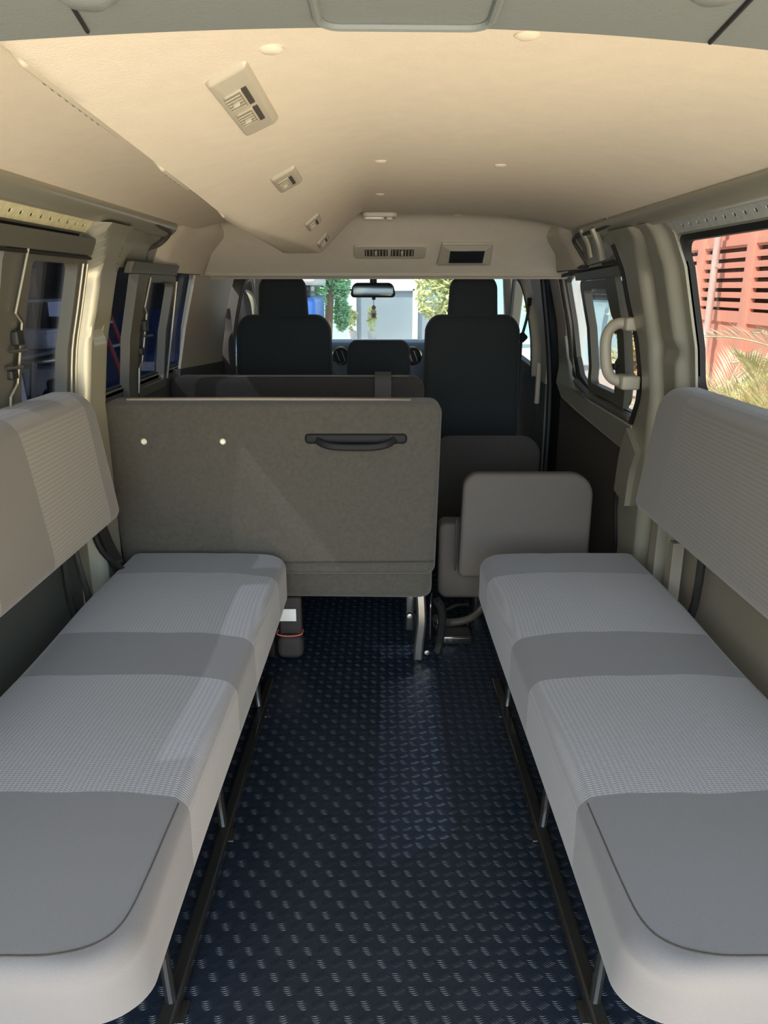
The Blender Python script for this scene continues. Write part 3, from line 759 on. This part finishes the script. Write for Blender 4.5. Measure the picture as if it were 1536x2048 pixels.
# ---- mirror with ornament
mr = thing('rear_view_mirror', 'wide rear-view mirror with dark rim hanging from the windscreen', 'mirror', (-.055, 4.3, 1.14))
obj('housing', pad(.238, .078, .03, .026, .01, .01, lambda a, b, c: (-.055+a+(.01*b/.04 if a < 0 else -.01*b/.04), 4.33-c, 1.136+b)), M['rubber'], mr)
obj('mirror_glass', pad(.222, .063, .003, .022, .001, .001, lambda a, b, c: (-.055+a, 4.2985-c, 1.136+b)), M['silver'], mr)
obj('stalk', box((-.072, 4.31, 1.17), (-.034, 4.34, 1.30), .006), M['rubber'], mr)
og = thing('hanging_ornament', 'small gold and white charm hanging below the rear-view mirror', 'ornament', (-.05, 4.3, 1.0))
obj('clip', box((-.061, 4.29, 1.085), (-.041, 4.305, 1.10), .003), M['rubber'], og)
obj('cord', tube([(-.051, 4.297, 1.09), (-.053, 4.296, 1.05), (-.050, 4.296, 1.03)], .002, 6), M['white'], og)
obj('bead', lathe([(.001, -.014), (.010, -.008), (.012, 0), (.010, .008), (.001, .014)], 12, Matrix.Translation((-.051, 4.296, 1.043))), mat('amber_bead', (.45, .28, .10), .3), og)
obj('photo_tag', box((-.066, 4.293, .985), (-.037, 4.299, 1.03), .003), M['white'], og)
obj('tag_picture', box((-.061, 4.2915, .992), (-.042, 4.294, 1.014), 0), mat('brown_print', (.25, .16, .08), .6), og)

# ---- air outlets on the duct
def surf_frame(x, y, yaw=0, fn=hz):
    e = .004; dzx = (fn(x+e, y)-fn(x-e, y))/(2*e); dzy = (fn(x, y+e)-fn(x, y-e))/(2*e)
    n = -Vector((-dzx, -dzy, 1)).normalized()
    ty = Vector((0, 1, dzy)).normalized()
    ty = Matrix.Rotation(yaw, 3, n) @ ty
    tx = ty.cross(n).normalized()
    m = Matrix((tx, ty, n)).transposed().to_4x4(); m.translation = Vector((x, y, fn(x, y)))
    return m
def outlet(x, y, w, l, n, label, grp=None, yaw=0, d=.006, slw=-.42, off=-.18, nm='air_outlet'):
    sh = Matrix.Identity(4); sh[1][0] = .8
    mt = surf_frame(x, y, yaw) @ sh
    t = thing(nm, label, 'air vent', tuple(mt.translation), grp)
    T = lambda a, b, c: tuple(mt @ Vector((a, b, c)))
    obj('bezel', pad(w, l, d+.006, min(w, l)*.16, .009, .001, lambda a, b, c: T(a, b, c-.006), 6, 5), M['vent'], t)
    ph = l*.56/n
    for k in range(n):
        cy = (k-(n-1)/2)*ph*1.12
        r = obj('louvre_well', pad(abs(w*slw), ph*.86, .002, .003, .0005, .0005, lambda a, b, c: T(a-w*off*.5, b+cy, c+d-.0003)), M['vent'], t)
        obj('louvre_slot', box((-w*.24, cy-ph*.44, d-.001), (-w*.12, cy+ph*.44, d+.0018), 0, mtx=mt), M['vent_dark'], t)
        bm = BM()
        for q in range(5):
            yy = cy+(q-2)*ph*.15
            add_box(bm, (-w*.06, yy-.0012, d), (w*.30, yy+.0012, d+.0035), 0, mtx=mt @ Matrix.Identity(4))
        obj('louvre_fins', bm, M['vent'], r)
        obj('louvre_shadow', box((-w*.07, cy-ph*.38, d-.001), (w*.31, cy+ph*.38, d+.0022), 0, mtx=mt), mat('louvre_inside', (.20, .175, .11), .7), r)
        obj('louvre_tab', box((w*.04, cy-.003, d), (w*.20, cy+.003, d+.007), .001, mtx=mt), M['vent'], r)
    return t
outlet(-.177, 1.075, .060, .265, 2, 'largest ceiling air vent, long double-louvred, nearest on the duct', yaw=.0)
outlet(-.193, 1.630, .058, .155, 1, 'single-louvre ceiling air vent in the middle of the duct')
outlet(-.195, 2.24, .050, .125, 1, 'small ceiling air vent with silver fins, second from the windscreen end')
outlet(-.196, 2.60, .050, .12, 1, 'smallest ceiling air vent at the corner of the duct end')
def side_outlet(y, l, label, n):
    """outlet set in the steep outer flank of the duct"""
    x = -.363
    t = thing('side_air_outlet', label, 'air vent', (x, y, hz(x, y)))
    e = surf_frame(x, y)
    T = lambda a, b, c: tuple(e @ Vector((a, b, c)))
    obj('bezel', pad(.032, l, .009, .008, .004, .001, lambda a, b, c: T(a, b, c-.004), 6, 4), M['vent'], t)
    bm = BM()
    for k in range(n):
        yy = (k-(n-1)/2)*l*.62/max(n, 1)
        add_box(bm, (-.011, yy-.003, .004), (.008, yy+.003, .0062), 0, mtx=e)
    obj('louvre_slots', bm, M['vent_dark'], t)
side_outlet(.975, .28, 'long slatted air vent on the outer flank of the ceiling duct', 9)
side_outlet(1.40, .17, 'short air vent on the outer flank of the duct, mid length', 4)
side_outlet(1.87, .16, 'short air vent on the outer flank of the duct, near its front end', 4)

# dome light
t = thing('dome_light', 'small white dome light on the ceiling ahead of the wide vent', 'ceiling light', (-.012, 2.86, 1.4))
obj('housing', pad(.125, .07, .016, .02, .006, .002, lambda a, b, c: (-.012+a, 2.86+b, 1.404-c)), M['vent'], t)
obj('lens', pad(.075, .05, .010, .015, .005, .002, lambda a, b, c: (-.032+a, 2.86+b, 1.391-c)), mat('white_lens', (.75, .74, .66), .3), t)
obj('switch', box((.012, 2.835, 1.378), (.035, 2.86, 1.391), .003), M['vent'], t)

# bulkhead vent and clock panel
def bulk_T(cx, cy):
    e = surf_frame(cx, cy); return e
cy = 3.168; e = surf_frame(.027, cy)
T = lambda a, b, c: tuple(e @ Vector((a, b, c)))
t = thing('bulkhead_vent', 'wide beige air vent with two dark grilles above the windscreen opening', 'air vent', tuple(e.translation))
obj('bezel', pad(.288, .088, .012, .018, .005, .001, lambda a, b, c: T(a, b, c-.002), 6, 4), M['vent'], t)
for sx in (-.050, .054):
    gr = obj('grille_well', box((sx-.046, -.022, .009), (sx+.046, .022, .0115), .001, mtx=e), M['vent_dark'], t)
    bm = BM()
    for k in range(7): add_box(bm, (sx-.039+k*.013-.0014, -.020, .011), (sx-.039+k*.013+.0014, .020, .0145), 0, mtx=e)
    obj('grille_fins', bm, M['vent'], gr)
    obj('grille_tab', box((sx-.004, -.014, .0115), (sx+.006, .008, .018), .001, mtx=e), M['vent'], gr)
e2 = surf_frame(.331, 3.18)
T2 = lambda a, b, c: tuple(e2 @ Vector((a, b, c)))
t = thing('overhead_display', 'beige framed dark display panel on the bulkhead, beside the wide vent', 'display', tuple(e2.translation))
bm = pad(.212, .150, .014, .008, .004, .001, lambda a, b, c: T2(a*(1-.05*(-b/.075)), b, c-.002), 4, 4)
obj('bezel', bm, M['vent'], t)
bm = BM()
o_ = [(-.098, -.066), (.098, -.066), (.098, .066), (-.098, .066)]; i_ = [(-.073, -.042), (.066, -.042), (.066, .040), (-.073, .040)]
A = [bm.verts.new(T2(a, b, .0125)) for a, b in o_]; B = [bm.verts.new(T2(a, b, .020)) for a, b in i_]
for k in range(4): bm.faces.new((A[k], A[(k+1) % 4], B[(k+1) % 4], B[k]))
bm.faces.new(B)
obj('raised_surround', bm, M['vent'], t, sharp=10)
obj('screen', box((-.072, -.041, .019), (.065, .039, .0215), .001, mtx=e2), M['screen'], t)

# ---- grab handle on the right pillar
g = thing('grab_handle', 'cream plastic grab handle on the pillar beside the sliding door', 'handle', (.72, 2.33, .87))
obj('grip', tube([(.742, 2.335, 1.045), (.722, 2.345, 1.047), (.702, 2.36, 1.036), (.690, 2.37, 1.008), (.690, 2.37, .96), (.698, 2.365, .905), (.712, 2.35, .880), (.735, 2.335, .872), (.755, 2.33, .872)], .017, 12, 6), M['grip'], g)
obj('mount', box((.725, 2.30, 1.025), (.765, 2.365, 1.065), .008), M['grip'], g)
obj('mount', box((.725, 2.29, .850), (.782, 2.37, .893), .008), M['grip'], g)

# ---- cab belts and grips
b = thing('cab_seat_belt', 'dark seat belt strap running down the pillar behind the driver seat', 'seat belt', (-.72, 3.9, .8))
obj('webbing', tube([(-.790, 3.86, 1.05), (-.785, 3.86, .95), (-.778, 3.84, .85), (-.772, 3.82, .5)], .02, 8, 5, flat=(.06, .004), up=(0, 1, 0)), M['belt'], b)
obj('shoulder_guide', box((-.805, 3.84, 1.03), (-.78, 3.90, 1.075), .008), M['handle'], b)
b = thing('cab_seat_belt', 'thin black seat belt with a loop guide beside the passenger headrest', 'seat belt', (.74, 3.95, .8))
obj('webbing', tube([(.745, 3.97, 1.08), (.738, 3.97, 1.0), (.715, 3.96, .90), (.712, 3.96, .80), (.705, 3.95, .35)], .008, 8, 5, flat=(.014, .004), up=(0, 1, 0)), M['belt'], b)
obj('loop_guide', pad(.045, .045, .02, .012, .006, .006, lambda a, b, c: (.715+(a+b)*.7, 3.955-c, .905+(a-b)*.7)), M['handle'], b)
obj('anchor', box((.735, 3.95, 1.06), (.755, 3.98, 1.10), .006), M['handle'], b)
tag(obj('windscreen_grip', tube([(-.765, 4.38, 1.14), (-.75, 4.36, 1.13), (-.728, 4.35, 1.08), (-.722, 4.36, 1.02), (-.73, 4.40, .95)], .014, 10, 6), M['grip']), 'cream grab handle on the windscreen pillar left of the driver headrest', 'handle')

# ================================================================== OUTSIDE
def leafy(name, m, cx, cy, z0, z1, rx, n, ls, parent, seed=1, ry=None):
    rnd = random.Random(seed); bm = BM(); ry = ry or rx
    blobs = [(cx+rnd.uniform(-.6, .6)*rx, cy+rnd.uniform(-.6, .6)*ry, rnd.uniform(z0+.15*(z1-z0), z1-.15*(z1-z0)), rnd.uniform(.3, .55)) for _ in range(9)]
    for _ in range(n):
        bx, by, bz, br = rnd.choice(blobs)
        v = Vector((rnd.gauss(0, 1), rnd.gauss(0, 1), rnd.gauss(0, 1))).normalized()*rnd.uniform(.6, 1)
        p = Vector((bx+v.x*br*rx, by+v.y*br*ry, bz+v.z*br*(z1-z0)*.5))
        a = Vector((rnd.gauss(0, 1), rnd.gauss(0, 1), rnd.gauss(0, .6))).normalized(); b = a.orthogonal().normalized()
        l = ls*rnd.uniform(.6, 1.3)
        q = [p-a*l, p+b*l*.4, p+a*l, p-b*l*.4]
        bm.faces.new([bm.verts.new(x) for x in q])
    return obj(name, bm, m, parent)
M['leaf'] = mat('green_leaves', (.34, .62, .34), .6, noise=.5, nscale=6)
M['leaf_y'] = mat('yellow_green_leaves', (.80, .90, .35), .6, noise=.5, nscale=6)
M['frond'] = mat('sunlit_palm_frond', (.92, .78, .34), .55, noise=.5, nscale=8)
M['frond_g'] = mat('grey_green_palm_frond', (.74, .76, .52), .5, noise=.4, nscale=8)
M['wood'] = mat('brown_stem', (.22, .14, .08), .8)
M['gate'] = mat('terracotta_gate_paint', (.92, .42, .31), .55, noise=.08, nscale=3)
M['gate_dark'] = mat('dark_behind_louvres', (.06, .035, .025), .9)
M['pole'] = mat('pale_pink_pipe', (.78, .62, .58), .45)
M['concrete'] = mat('pale_concrete', (.55, .53, .50), .85, noise=.12, nscale=2)
M['road'] = mat('sunlit_road', (.62, .60, .57), .9, noise=.1, nscale=1)
M['wall_blue'] = mat('light_blue_wall', (.48, .72, .82), .7, noise=.05)
M['wall_grey'] = mat('blue_grey_render', (.30, .36, .41), .75, noise=.1, nscale=1.5)
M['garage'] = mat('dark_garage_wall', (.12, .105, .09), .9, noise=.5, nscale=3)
M['blue'] = mat('blue_car_paint', (.03, .09, .21), .25, coat=1)
M['carglass'] = mat('dark_car_glass', (.03, .04, .05), .08)
M['white_paint'] = mat('white_paint', (.75, .75, .73), .5)
M['red'] = mat('red_paint', (.50, .06, .04), .5)
M['grille_black'] = mat('black_iron', (.02, .022, .025), .5)

structure('ground', box((-14, -6, -.50), (14, 40, -.45)), M['road'])
structure('garage_floor', box((-8, 1.2, -.45), (-2.2, 15, -.44)), M['concrete'])
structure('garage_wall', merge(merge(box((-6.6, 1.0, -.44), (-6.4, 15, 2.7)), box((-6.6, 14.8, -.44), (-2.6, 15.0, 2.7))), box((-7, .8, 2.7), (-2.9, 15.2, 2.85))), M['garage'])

# --- terracotta gate
def gate_run(y0, n, label):
    x = 4.5; per = 1.5
    t = thing('louvred_gate', label, 'gate', (x, y0+n*per/2, -.45))
    for k in range(n+1): obj('post', box((x-.03, y0+k*per-.11, -.45), (x+.06, y0+k*per+.11, 2.05), .008), M['gate'], t)
    for k in range(n):
        a, b = y0+k*per+.11, y0+(k+1)*per-.11
        for z0_, z1_ in ((1.93, 2.05), (1.66, 1.74), (.72, .86), (-.42, -.28)): obj('rail', box((x-.02, a, z0_), (x+.05, b, z1_)), M['gate'], t)
        obj('top_panel', box((x+.02, a, 1.73), (x+.04, b, 1.94)), M['gate'], t)
        lo = obj('lower_panel', box((x+.015, a, -.3), (x+.04, b, .73)), M['gate'], t)
        bm = BM(); z = .90
        while z < 1.64:
            add_box(bm, (x, a, z), (x+.02, b, z+.072), 0, mtx=None); z += .122
        obj('louvre_panel', bm, M['gate'], t)
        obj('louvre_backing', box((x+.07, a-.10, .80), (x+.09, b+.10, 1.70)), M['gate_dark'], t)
    return t
gate_run(5.15, 6, 'tall terracotta red louvred gate outside the right windows')
tag(obj('drain_pipe', merge(tube([(4.35, 10.35, -.45), (4.35, 10.35, 2.1)], .045, 12), merge(box((4.33, 10.30, .55), (4.42, 10.40, .60)), box((4.33, 10.30, 1.40), (4.42, 10.40, 1.45)))), M['pole']), 'pale pink vertical pipe standing in front of the terracotta gate', 'pipe')
tag(obj('paper_note', box((4.46, 8.75+.0, .86), (4.475, 9.15, .96)), M['white_paint']), 'small pale sheet resting on the rail of the terracotta gate', 'paper') if False else None

def palm(x, y, z0, h, n, L, m, label, seed, grp='palms by the gate'):
    rnd = random.Random(seed)
    t = thing('palm_plant', label, 'palm', (x, y, z0), grp)
    obj('stem', tube([(x, y, z0), (x+.03, y, z0+h*.5), (x, y, z0+h)], .045, 8, 4), M['wood'], t)
    for k in range(n):
        az = 2.4*k+rnd.uniform(-.3, .3); el = rnd.uniform(.45, 1.40); l = L*rnd.uniform(.7, 1.1)
        bm = BM(); pts = []; K = 26
        for i in range(K+1):
            s_ = i/K; r = l*s_*math.cos(el)*(1+.25*s_); zz = h+l*(s_*math.sin(el)-.42*s_*s_)
            pts.append(Vector((x+r*math.cos(az), y+r*math.sin(az), z0+zz)))
        tube(pts, .007, 4, bm=bm)
        side = Vector((-math.sin(az), math.cos(az), 0))
        for i in range(5, K+1):
            p = pts[i]; d = (p-pts[i-1]).normalized(); s_ = i/K
            ll = l*.24*math.sin(PI*min(1, s_*.80+.16))
            for sg in (-1, 1):
                up = Vector((0, 0, 1))*ll*rnd.uniform(.05, .4)
                tip = p+side*sg*ll*.75+d*ll*.7+up
                mid = (p+tip)*.5+Vector((0, 0, .04*ll)); wv = d*.011
                bm.faces.new([bm.verts.new(v) for v in (p, mid+wv, tip, mid-wv)])
        obj('frond', bm, m, t)
    return t
palm(3.25, 6.2, -.45, .25, 22, 1.35, M['frond'], 'yellow-green palm plant in front of the gate, largest in the right window', 3)
palm(3.45, 7.7, -.45, .25, 18, 1.25, M['frond_g'], 'grey-green palm plant left of the largest palm in the right window', 5)
palm(2.75, 4.7, -.45, .20, 20, 1.05, M['frond'], 'low yellow palm plant nearest to the right window', 9)
palm(3.9, 6.6, -.45, .75, 12, 1.25, M['frond_g'], 'tall grey-leaved palm plant close to the gate at the right', 12)
def shrub(nm, x, y, z1, r, n, m, label, cat, grp, seed, ls=.07):
    t = thing(nm, label, cat, (x, y, -.45), grp)
    bm = BM(); rnd = random.Random(seed)
    for k in range(7):
        a = rnd.uniform(0, 2*PI); tube([(x, y, -.45), (x+.2*r*math.cos(a), y+.2*r*math.sin(a), .4*(z1+.45)-.45), (x+.7*r*math.cos(a), y+.7*r*math.sin(a), z1-.1)], .012, 5, 3, bm=bm)
    obj('stem', bm, M['wood'], t)
    leafy('foliage', m, x, y, -.2, z1, r, n, ls, t, seed)
    return t
shrub('garden_shrub', 3.7, 11.3, .95, .42, 700, M['frond'], 'bushy yellow-leaved shrub seen through the sliding door window', 'shrub', None, 4)
shrub('garden_shrub', 3.55, 9.4, .70, .40, 700, M['wood'], 'twiggy brown shrub seen beside the cream grab handle', 'shrub', None, 6)
shrub('garden_shrub', 3.0, 5.0, .15, .6, 600, M['frond'], 'low golden shrub at the bottom edge of the right rear window', 'shrub', None, 8)

# --- light blue building beyond the gate
b = thing('blue_building', 'light blue building with barred window, seen through the sliding door', 'building', (6.5, 18.5, -.45))
obj('wall', box((4.6, 15.0, -.45), (9, 23, 4.5)), M['wall_blue'], b)
obj('corner_column', box((4.35, 17.4, -.45), (4.62, 17.9, 4.5)), M['white_paint'], b)
obj('window', box((4.55, 15.25, .95), (4.62, 17.1, 2.2)), M['carglass'], b)
bm = BM()
for k in range(15): tube([(4.5, 15.3+k*.125, .9), (4.5, 15.3+k*.125, 2.25)], .016, 5, bm=bm)
for z in (1.0, 1.55, 2.15): add_box(bm, (4.49, 15.25, z), (4.52, 17.1, z+.03))
obj('window_bars', bm, M['grille_black'], b)
# --- facade beyond the windscreen
b = thing('front_building', 'blue-grey building front with a wide panel gate, seen through the windscreen', 'building', (0, 25, -.45))
obj('wall', merge(box((-9, 25.2, -.45), (-1.0, 25.6, 5)), box((1.15, 25.2, -.45), (7, 25.6, 5))), M['wall_blue'], b)
obj('lintel', box((-1.1, 24.9, 1.05), (1.3, 25.6, 1.5)), M['white_paint'], b)
obj('upper_wall', box((-1.1, 25.3, 1.5), (1.3, 25.6, 5)), M['wall_grey'], b)
obj('panel_gate', box((-.9, 25.0, -.45), (1.0, 25.1, 1.05)), M['wall_grey'], b)
obj('gate_post', box((-1.1, 24.9, -.45), (-.85, 25.1, 1.1)), M['white_paint'], b)
obj('gate_post', box((.95, 24.9, -.45), (1.12, 25.1, 1.1)), M['white_paint'], b)
obj('side_gate', box((1.12, 25.0, -.45), (2.3, 25.15, .7)), M['wall_grey'], b)
for x, lab in ((-.95, 'potted plant at the left gate post beyond the windscreen'), (-.33, 'potted plant in front of the blue-grey gate beyond the windscreen')):
    t = thing('potted_plant', lab, 'plant', (x, 23.8, -.45), 'potted plants by the far gate')
    obj('pot', lathe([(.11, 0), (.16, .32), (.13, .32)], 14, Matrix.Translation((x, 23.8, -.45))), M['white_paint'], t)
    leafy('foliage', M['leaf_y'], x, 23.8, -.1, .55, .22, 130, .09, t, 3)
def tree(x, y, z0, z1, r, n, m, label, seed, tr=.12):
    t = thing('garden_tree', label, 'tree', (x, y, -.45))
    obj('trunk', tube([(x, y, -.45), (x+.1, y, (z0+z1)/2)], tr, 8), M['wood'], t)
    leafy('foliage', m, x, y, z0, z1, r, int(n*2.2), .10, t, seed)
tree(-1.62, 22.6, -.2, 2.9, .72, 2600, M['leaf'], 'dense green tree seen left of the rear-view mirror', 2)
tree(1.75, 20.5, .1, 3.0, .85, 1800, M['leaf_y'], 'bright yellow-green tree seen right of the rear-view mirror', 5)
tree(3.1, 15.0, .4, 3.0, .45, 700, M['leaf_y'], 'yellow foliage at the right edge of the windscreen', 8)
# parked blue and white vehicle
M['bus_blue'] = mat('bright_blue_paint', (.05, .22, .75), .3)
t = thing('parked_minibus', 'blue and white vehicle with red stripe seen beside the driver headrest', 'vehicle', (-2.5, 19, -.45))
obj('body', box((-3.4, 17.8, -.1), (-1.55, 20.6, .95), .12), M['bus_blue'], t)
obj('roof', box((-3.5, 17.6, 1.2), (-1.5, 20.7, 1.4), .08), M['white_paint'], t)
obj('windscreen', box((-3.3, 17.85, .92), (-1.65, 20.5, 1.22), .05), M['carglass'], t)
obj('stripe', box((-2.2, 17.77, .1), (-1.95, 17.82, .85), .01), M['red'], t)
for x, y in ((-3.25, 18.5), (-1.65, 18.5), (-3.25, 20.0), (-1.65, 20.0)):
    obj('wheel', lathe([(.15, -.09), (.33, -.09), (.35, 0), (.33, .09), (.15, .09)], 20, Matrix.Translation((x, y, -.1)) @ Matrix.Rotation(PI/2, 4, 'Y')), M['rubber'], t)
structure('yard_wall', box((-9.2, 15.2, -.45), (-9, 25, 3)), M['white_paint'])

# --- things in the dark garage on the left
def car(cx, cy, label):
    t = thing('parked_car', label, 'car', (cx, cy, -.45))
    body = [(-2.1, .25), (-2.1, .72), (-1.9, .80), (-1.25, .84), (-.65, 1.28), (.75, 1.30), (1.35, .92), (2.0, .86), (2.12, .6), (2.12, .25)]
    bm = BM(); sec = []
    for x_, ins in ((-.82, .0), (-.78, 0), (.78, 0), (.82, 0)):
        sec.append([bm.verts.new((cx+x_*(1 if z_ < .9 else .84), cy+y_, -.45+z_)) for y_, z_ in body])
    for a, c in zip(sec, sec[1:]):
        for i in range(len(body)): bm.faces.new((a[i], a[(i+1) % len(body)], c[(i+1) % len(body)], c[i]))
    bm.faces.new(sec[0][::-1]); bm.faces.new(sec[-1])
    obj('body', bm, M['blue'], t, bevel=.03)
    obj('windscreen', tube([(cx, cy-1.2, .41), (cx, cy-.70, .77)], .1, 4, flat=(1.2, .02), up=(0, 0, 1)), M['carglass'], t)
    for s_ in (-1, 1):
        bm = BM(); bm.faces.new([bm.verts.new((cx+s_*.715, cy+y_, z_)) for y_, z_ in ((-1.05, .43), (-.62, .76), (.70, .78), (1.15, .45))])
        obj('side_window', bm, M['carglass'], t)
        for y_ in (-1.35, 1.35):
            obj('wheel', lathe([(.12, -.09), (.29, -.09), (.31, 0), (.29, .09), (.12, .09)], 20, Matrix.Translation((cx+s_*.75, cy+y_, -.14)) @ Matrix.Rotation(PI/2, 4, 'Y')), M['rubber'], t)
    obj('licence_plate', box((cx-.2, cy-2.14, .05), (cx+.2, cy-2.11, .17)), M['white_paint'], t)
car(-3.35, 12.6, 'blue parked car in the dark garage, seen through the left front window')
t = thing('leaning_ladder', 'red and white ladder leaning in the dark garage behind the left pillar', 'ladder', (-3.4, 9.9, -.44))
for y in (9.7, 10.1): obj('stile', tube([(-3.2, y, -.42), (-4.0, y, 2.3)], .03, 6), M['red'], t)
for k in range(9): obj('rung', tube([(-3.28-.085*k, 9.7, -.15+.29*k), (-3.28-.085*k, 10.1, -.15+.29*k)], .018, 6), M['white_paint'], t)
t = thing('storage_rack', 'metal rack with shelves against the dark garage wall', 'rack', (-3.95, 8.5, -.44))
for x in (-4.25, -3.65):
    for y in (7.6, 9.4): obj('upright', box((x-.02, y-.02, -.44), (x+.02, y+.02, 1.9)), M['steel'], t)
for z in (-.1, .45, 1.0, 1.55): obj('shelf', box((-4.27, 7.58, z), (-3.63, 9.42, z+.03)), M['steel'], t)
for (x, y, z, w_, h_, m, lab) in ((-3.95, 7.9, .485, .18, .28, 'blue', 'blue tub on the garage rack, second shelf'), (-3.95, 8.75, .485, .22, .2, 'white_paint', 'white box on the garage rack, second shelf'), (-3.95, 8.3, 1.035, .2, .3, 'wood', 'brown carton on the garage rack, third shelf'), (-3.95, 9.0, -.065, .22, .3, 'white_paint', 'white carton on the lowest shelf of the garage rack')):
    tag(obj('storage_box', merge(box((x-w_, y-w_, z), (x+w_, y+w_, z+h_), .02), box((x-w_-.01, y-w_-.01, z+h_-.03), (x+w_+.01, y+w_+.01, z+h_+.01), .008)), M[m]), lab, 'box', 'boxes on the garage rack')
tag(obj('spare_tyre', lathe([(.16, -.08), (.27, -.09), (.31, -.05), (.31, .05), (.27, .09), (.16, .08)], 24, Matrix.Translation((-3.35, 7.75, -.14)) @ Matrix.Rotation(PI/2-.15, 4, 'Y')), M['rubber']), 'black tyre standing on the garage floor by the rack', 'tyre')
tag(obj('leaning_board', tube([(-2.75, 5.45, -.44), (-2.95, 5.45, 2.0)], .1, 4, flat=(.9, .03), up=(1, 0, 0)), M['white_paint']), 'white board leaning upright outside the left rear window', 'board')
tag(obj('wall_window', box((-6.36, 14.76, .62), (-6.05, 14.79, .95)), mat('daylit_panes', (.55, .62, .8), .5, emis=.6)), 'small pale blue window in the dark garage wall', 'window')
t = thing('motor_scooter', 'dark scooter parked in the garage, seen through the left rear window', 'scooter', (-2.9, 6.6, -.44))
for y in (6.1, 7.2): obj('wheel', lathe([(.10, -.05), (.20, -.055), (.23, 0), (.20, .055), (.10, .05)], 20, Matrix.Translation((-2.9, y, -.21)) @ Matrix.Rotation(PI/2, 4, 'Y')), M['rubber'], t)
obj('body', tube([(-2.9, 6.1, -.05), (-2.9, 6.3, -.12), (-2.9, 6.65, -.15), (-2.9, 6.9, .12), (-2.9, 7.3, .22)], .11, 10, 5), M['carglass'], t)
obj('seat', pad(.22, .62, .1, .08, .03, .03, lambda a, b, c: (-2.9+a, 7.0+b, .26+c)), M['rubber'], t)
obj('steering_column', tube([(-2.9, 6.1, -.2), (-2.9, 6.2, .2), (-2.9, 6.32, .55)], .03, 8, 4), M['steel'], t)
obj('handlebar', tube([(-3.15, 6.4, .58), (-2.9, 6.33, .55), (-2.65, 6.4, .58)], .015, 8, 4), M['chrome'], t)


# ------------------------------------------------------------------ camera
cam = bpy.data.cameras.new('camera'); co = bpy.data.objects.new('camera', cam); C.objects.link(co)
cam.sensor_fit = 'VERTICAL'; cam.sensor_height = 36; cam.lens = 36*1500/2048
cam.shift_x = (768-766)/2048
co.location = (0, 0, 1.15); co.rotation_euler = (math.radians(90-16.664), 0, 0)
cam.clip_start = .05; cam.clip_end = 200
SC.camera = co

# ------------------------------------------------------------------ light
w = bpy.data.worlds.new('sky'); SC.world = w; w.use_nodes = True
nt = w.node_tree; nt.nodes.clear()
o = nt.nodes.new('ShaderNodeOutputWorld'); bg = nt.nodes.new('ShaderNodeBackground'); sk = nt.nodes.new('ShaderNodeTexSky')
sk.sky_type = 'NISHITA'; sk.sun_disc = False; sk.sun_elevation = math.radians(52); sk.sun_rotation = math.radians(200); sk.air_density = 1.2; sk.dust_density = 2
bg.inputs[1].default_value = .20
nt.links.new(sk.outputs[0], bg.inputs[0]); nt.links.new(bg.outputs[0], o.inputs[0])
def lamp(name, kind, loc, rot, e, col=(1, 1, 1), **k):
    l = bpy.data.lights.new(name, kind); l.energy = e; l.color = col
    for a, b in k.items(): setattr(l, a, b)
    q = bpy.data.objects.new(name, l); C.objects.link(q); q.location = loc; q.rotation_euler = rot
    return q
def aim(o, d): o.rotation_euler = Vector(d).to_track_quat('-Z', 'Y').to_euler()
s = lamp('sun', 'SUN', (0, 0, 10), (0, 0, 0), 5.5, (1, .94, .84), angle=.01); aim(s, (.62, .42, -.85))
# added area lamps for daylight and ground bounce at the open tailgate
a = lamp('tailgate_fill', 'AREA', (0, -1.5, 1.35), (0, 0, 0), 50, (.68, .84, 1), shape='RECTANGLE', size=2.2, size_y=1.6, spread=math.radians(110)); aim(a, (0, 1, -.55))
a = lamp('ground_fill', 'AREA', (.55, -.55, .15), (0, 0, 0), 25, (1, .78, .48), shape='RECTANGLE', size=1.2, size_y=1.0, spread=math.radians(120)); aim(a, (-.42, .75, .65))

a = lamp('gate_side_fill', 'AREA', (1.35, 1.35, .95), (0, 0, 0), 2.0, (1, .80, .50), shape='RECTANGLE', size=1.2, size_y=.5); aim(a, (-1, .35, .08))  # added warm lamp outside the right rear window, as light off the gate
a = lamp('rear_left_fill', 'AREA', (-.75, -.35, 1.0), (0, 0, 0), 7, (1, .86, .58), shape='RECTANGLE', size=.8, size_y=.8); aim(a, (.9, .8, -.25))  # added warm lamp, lifts the right wall and backrest
a = lamp('pillar_fill_spot', 'SPOT', (2.6, .9, 1.36), (0, 0, 0), 170, (1, .84, .50), spot_size=math.radians(7.5), spot_blend=1.0, shadow_soft_size=.05); aim(a, (-.78-2.6, 2.05-.9, .98-1.36))  # added spot that brightens the left window pillar
SC.view_settings.view_transform = 'Standard'
SC.view_settings.exposure = 0
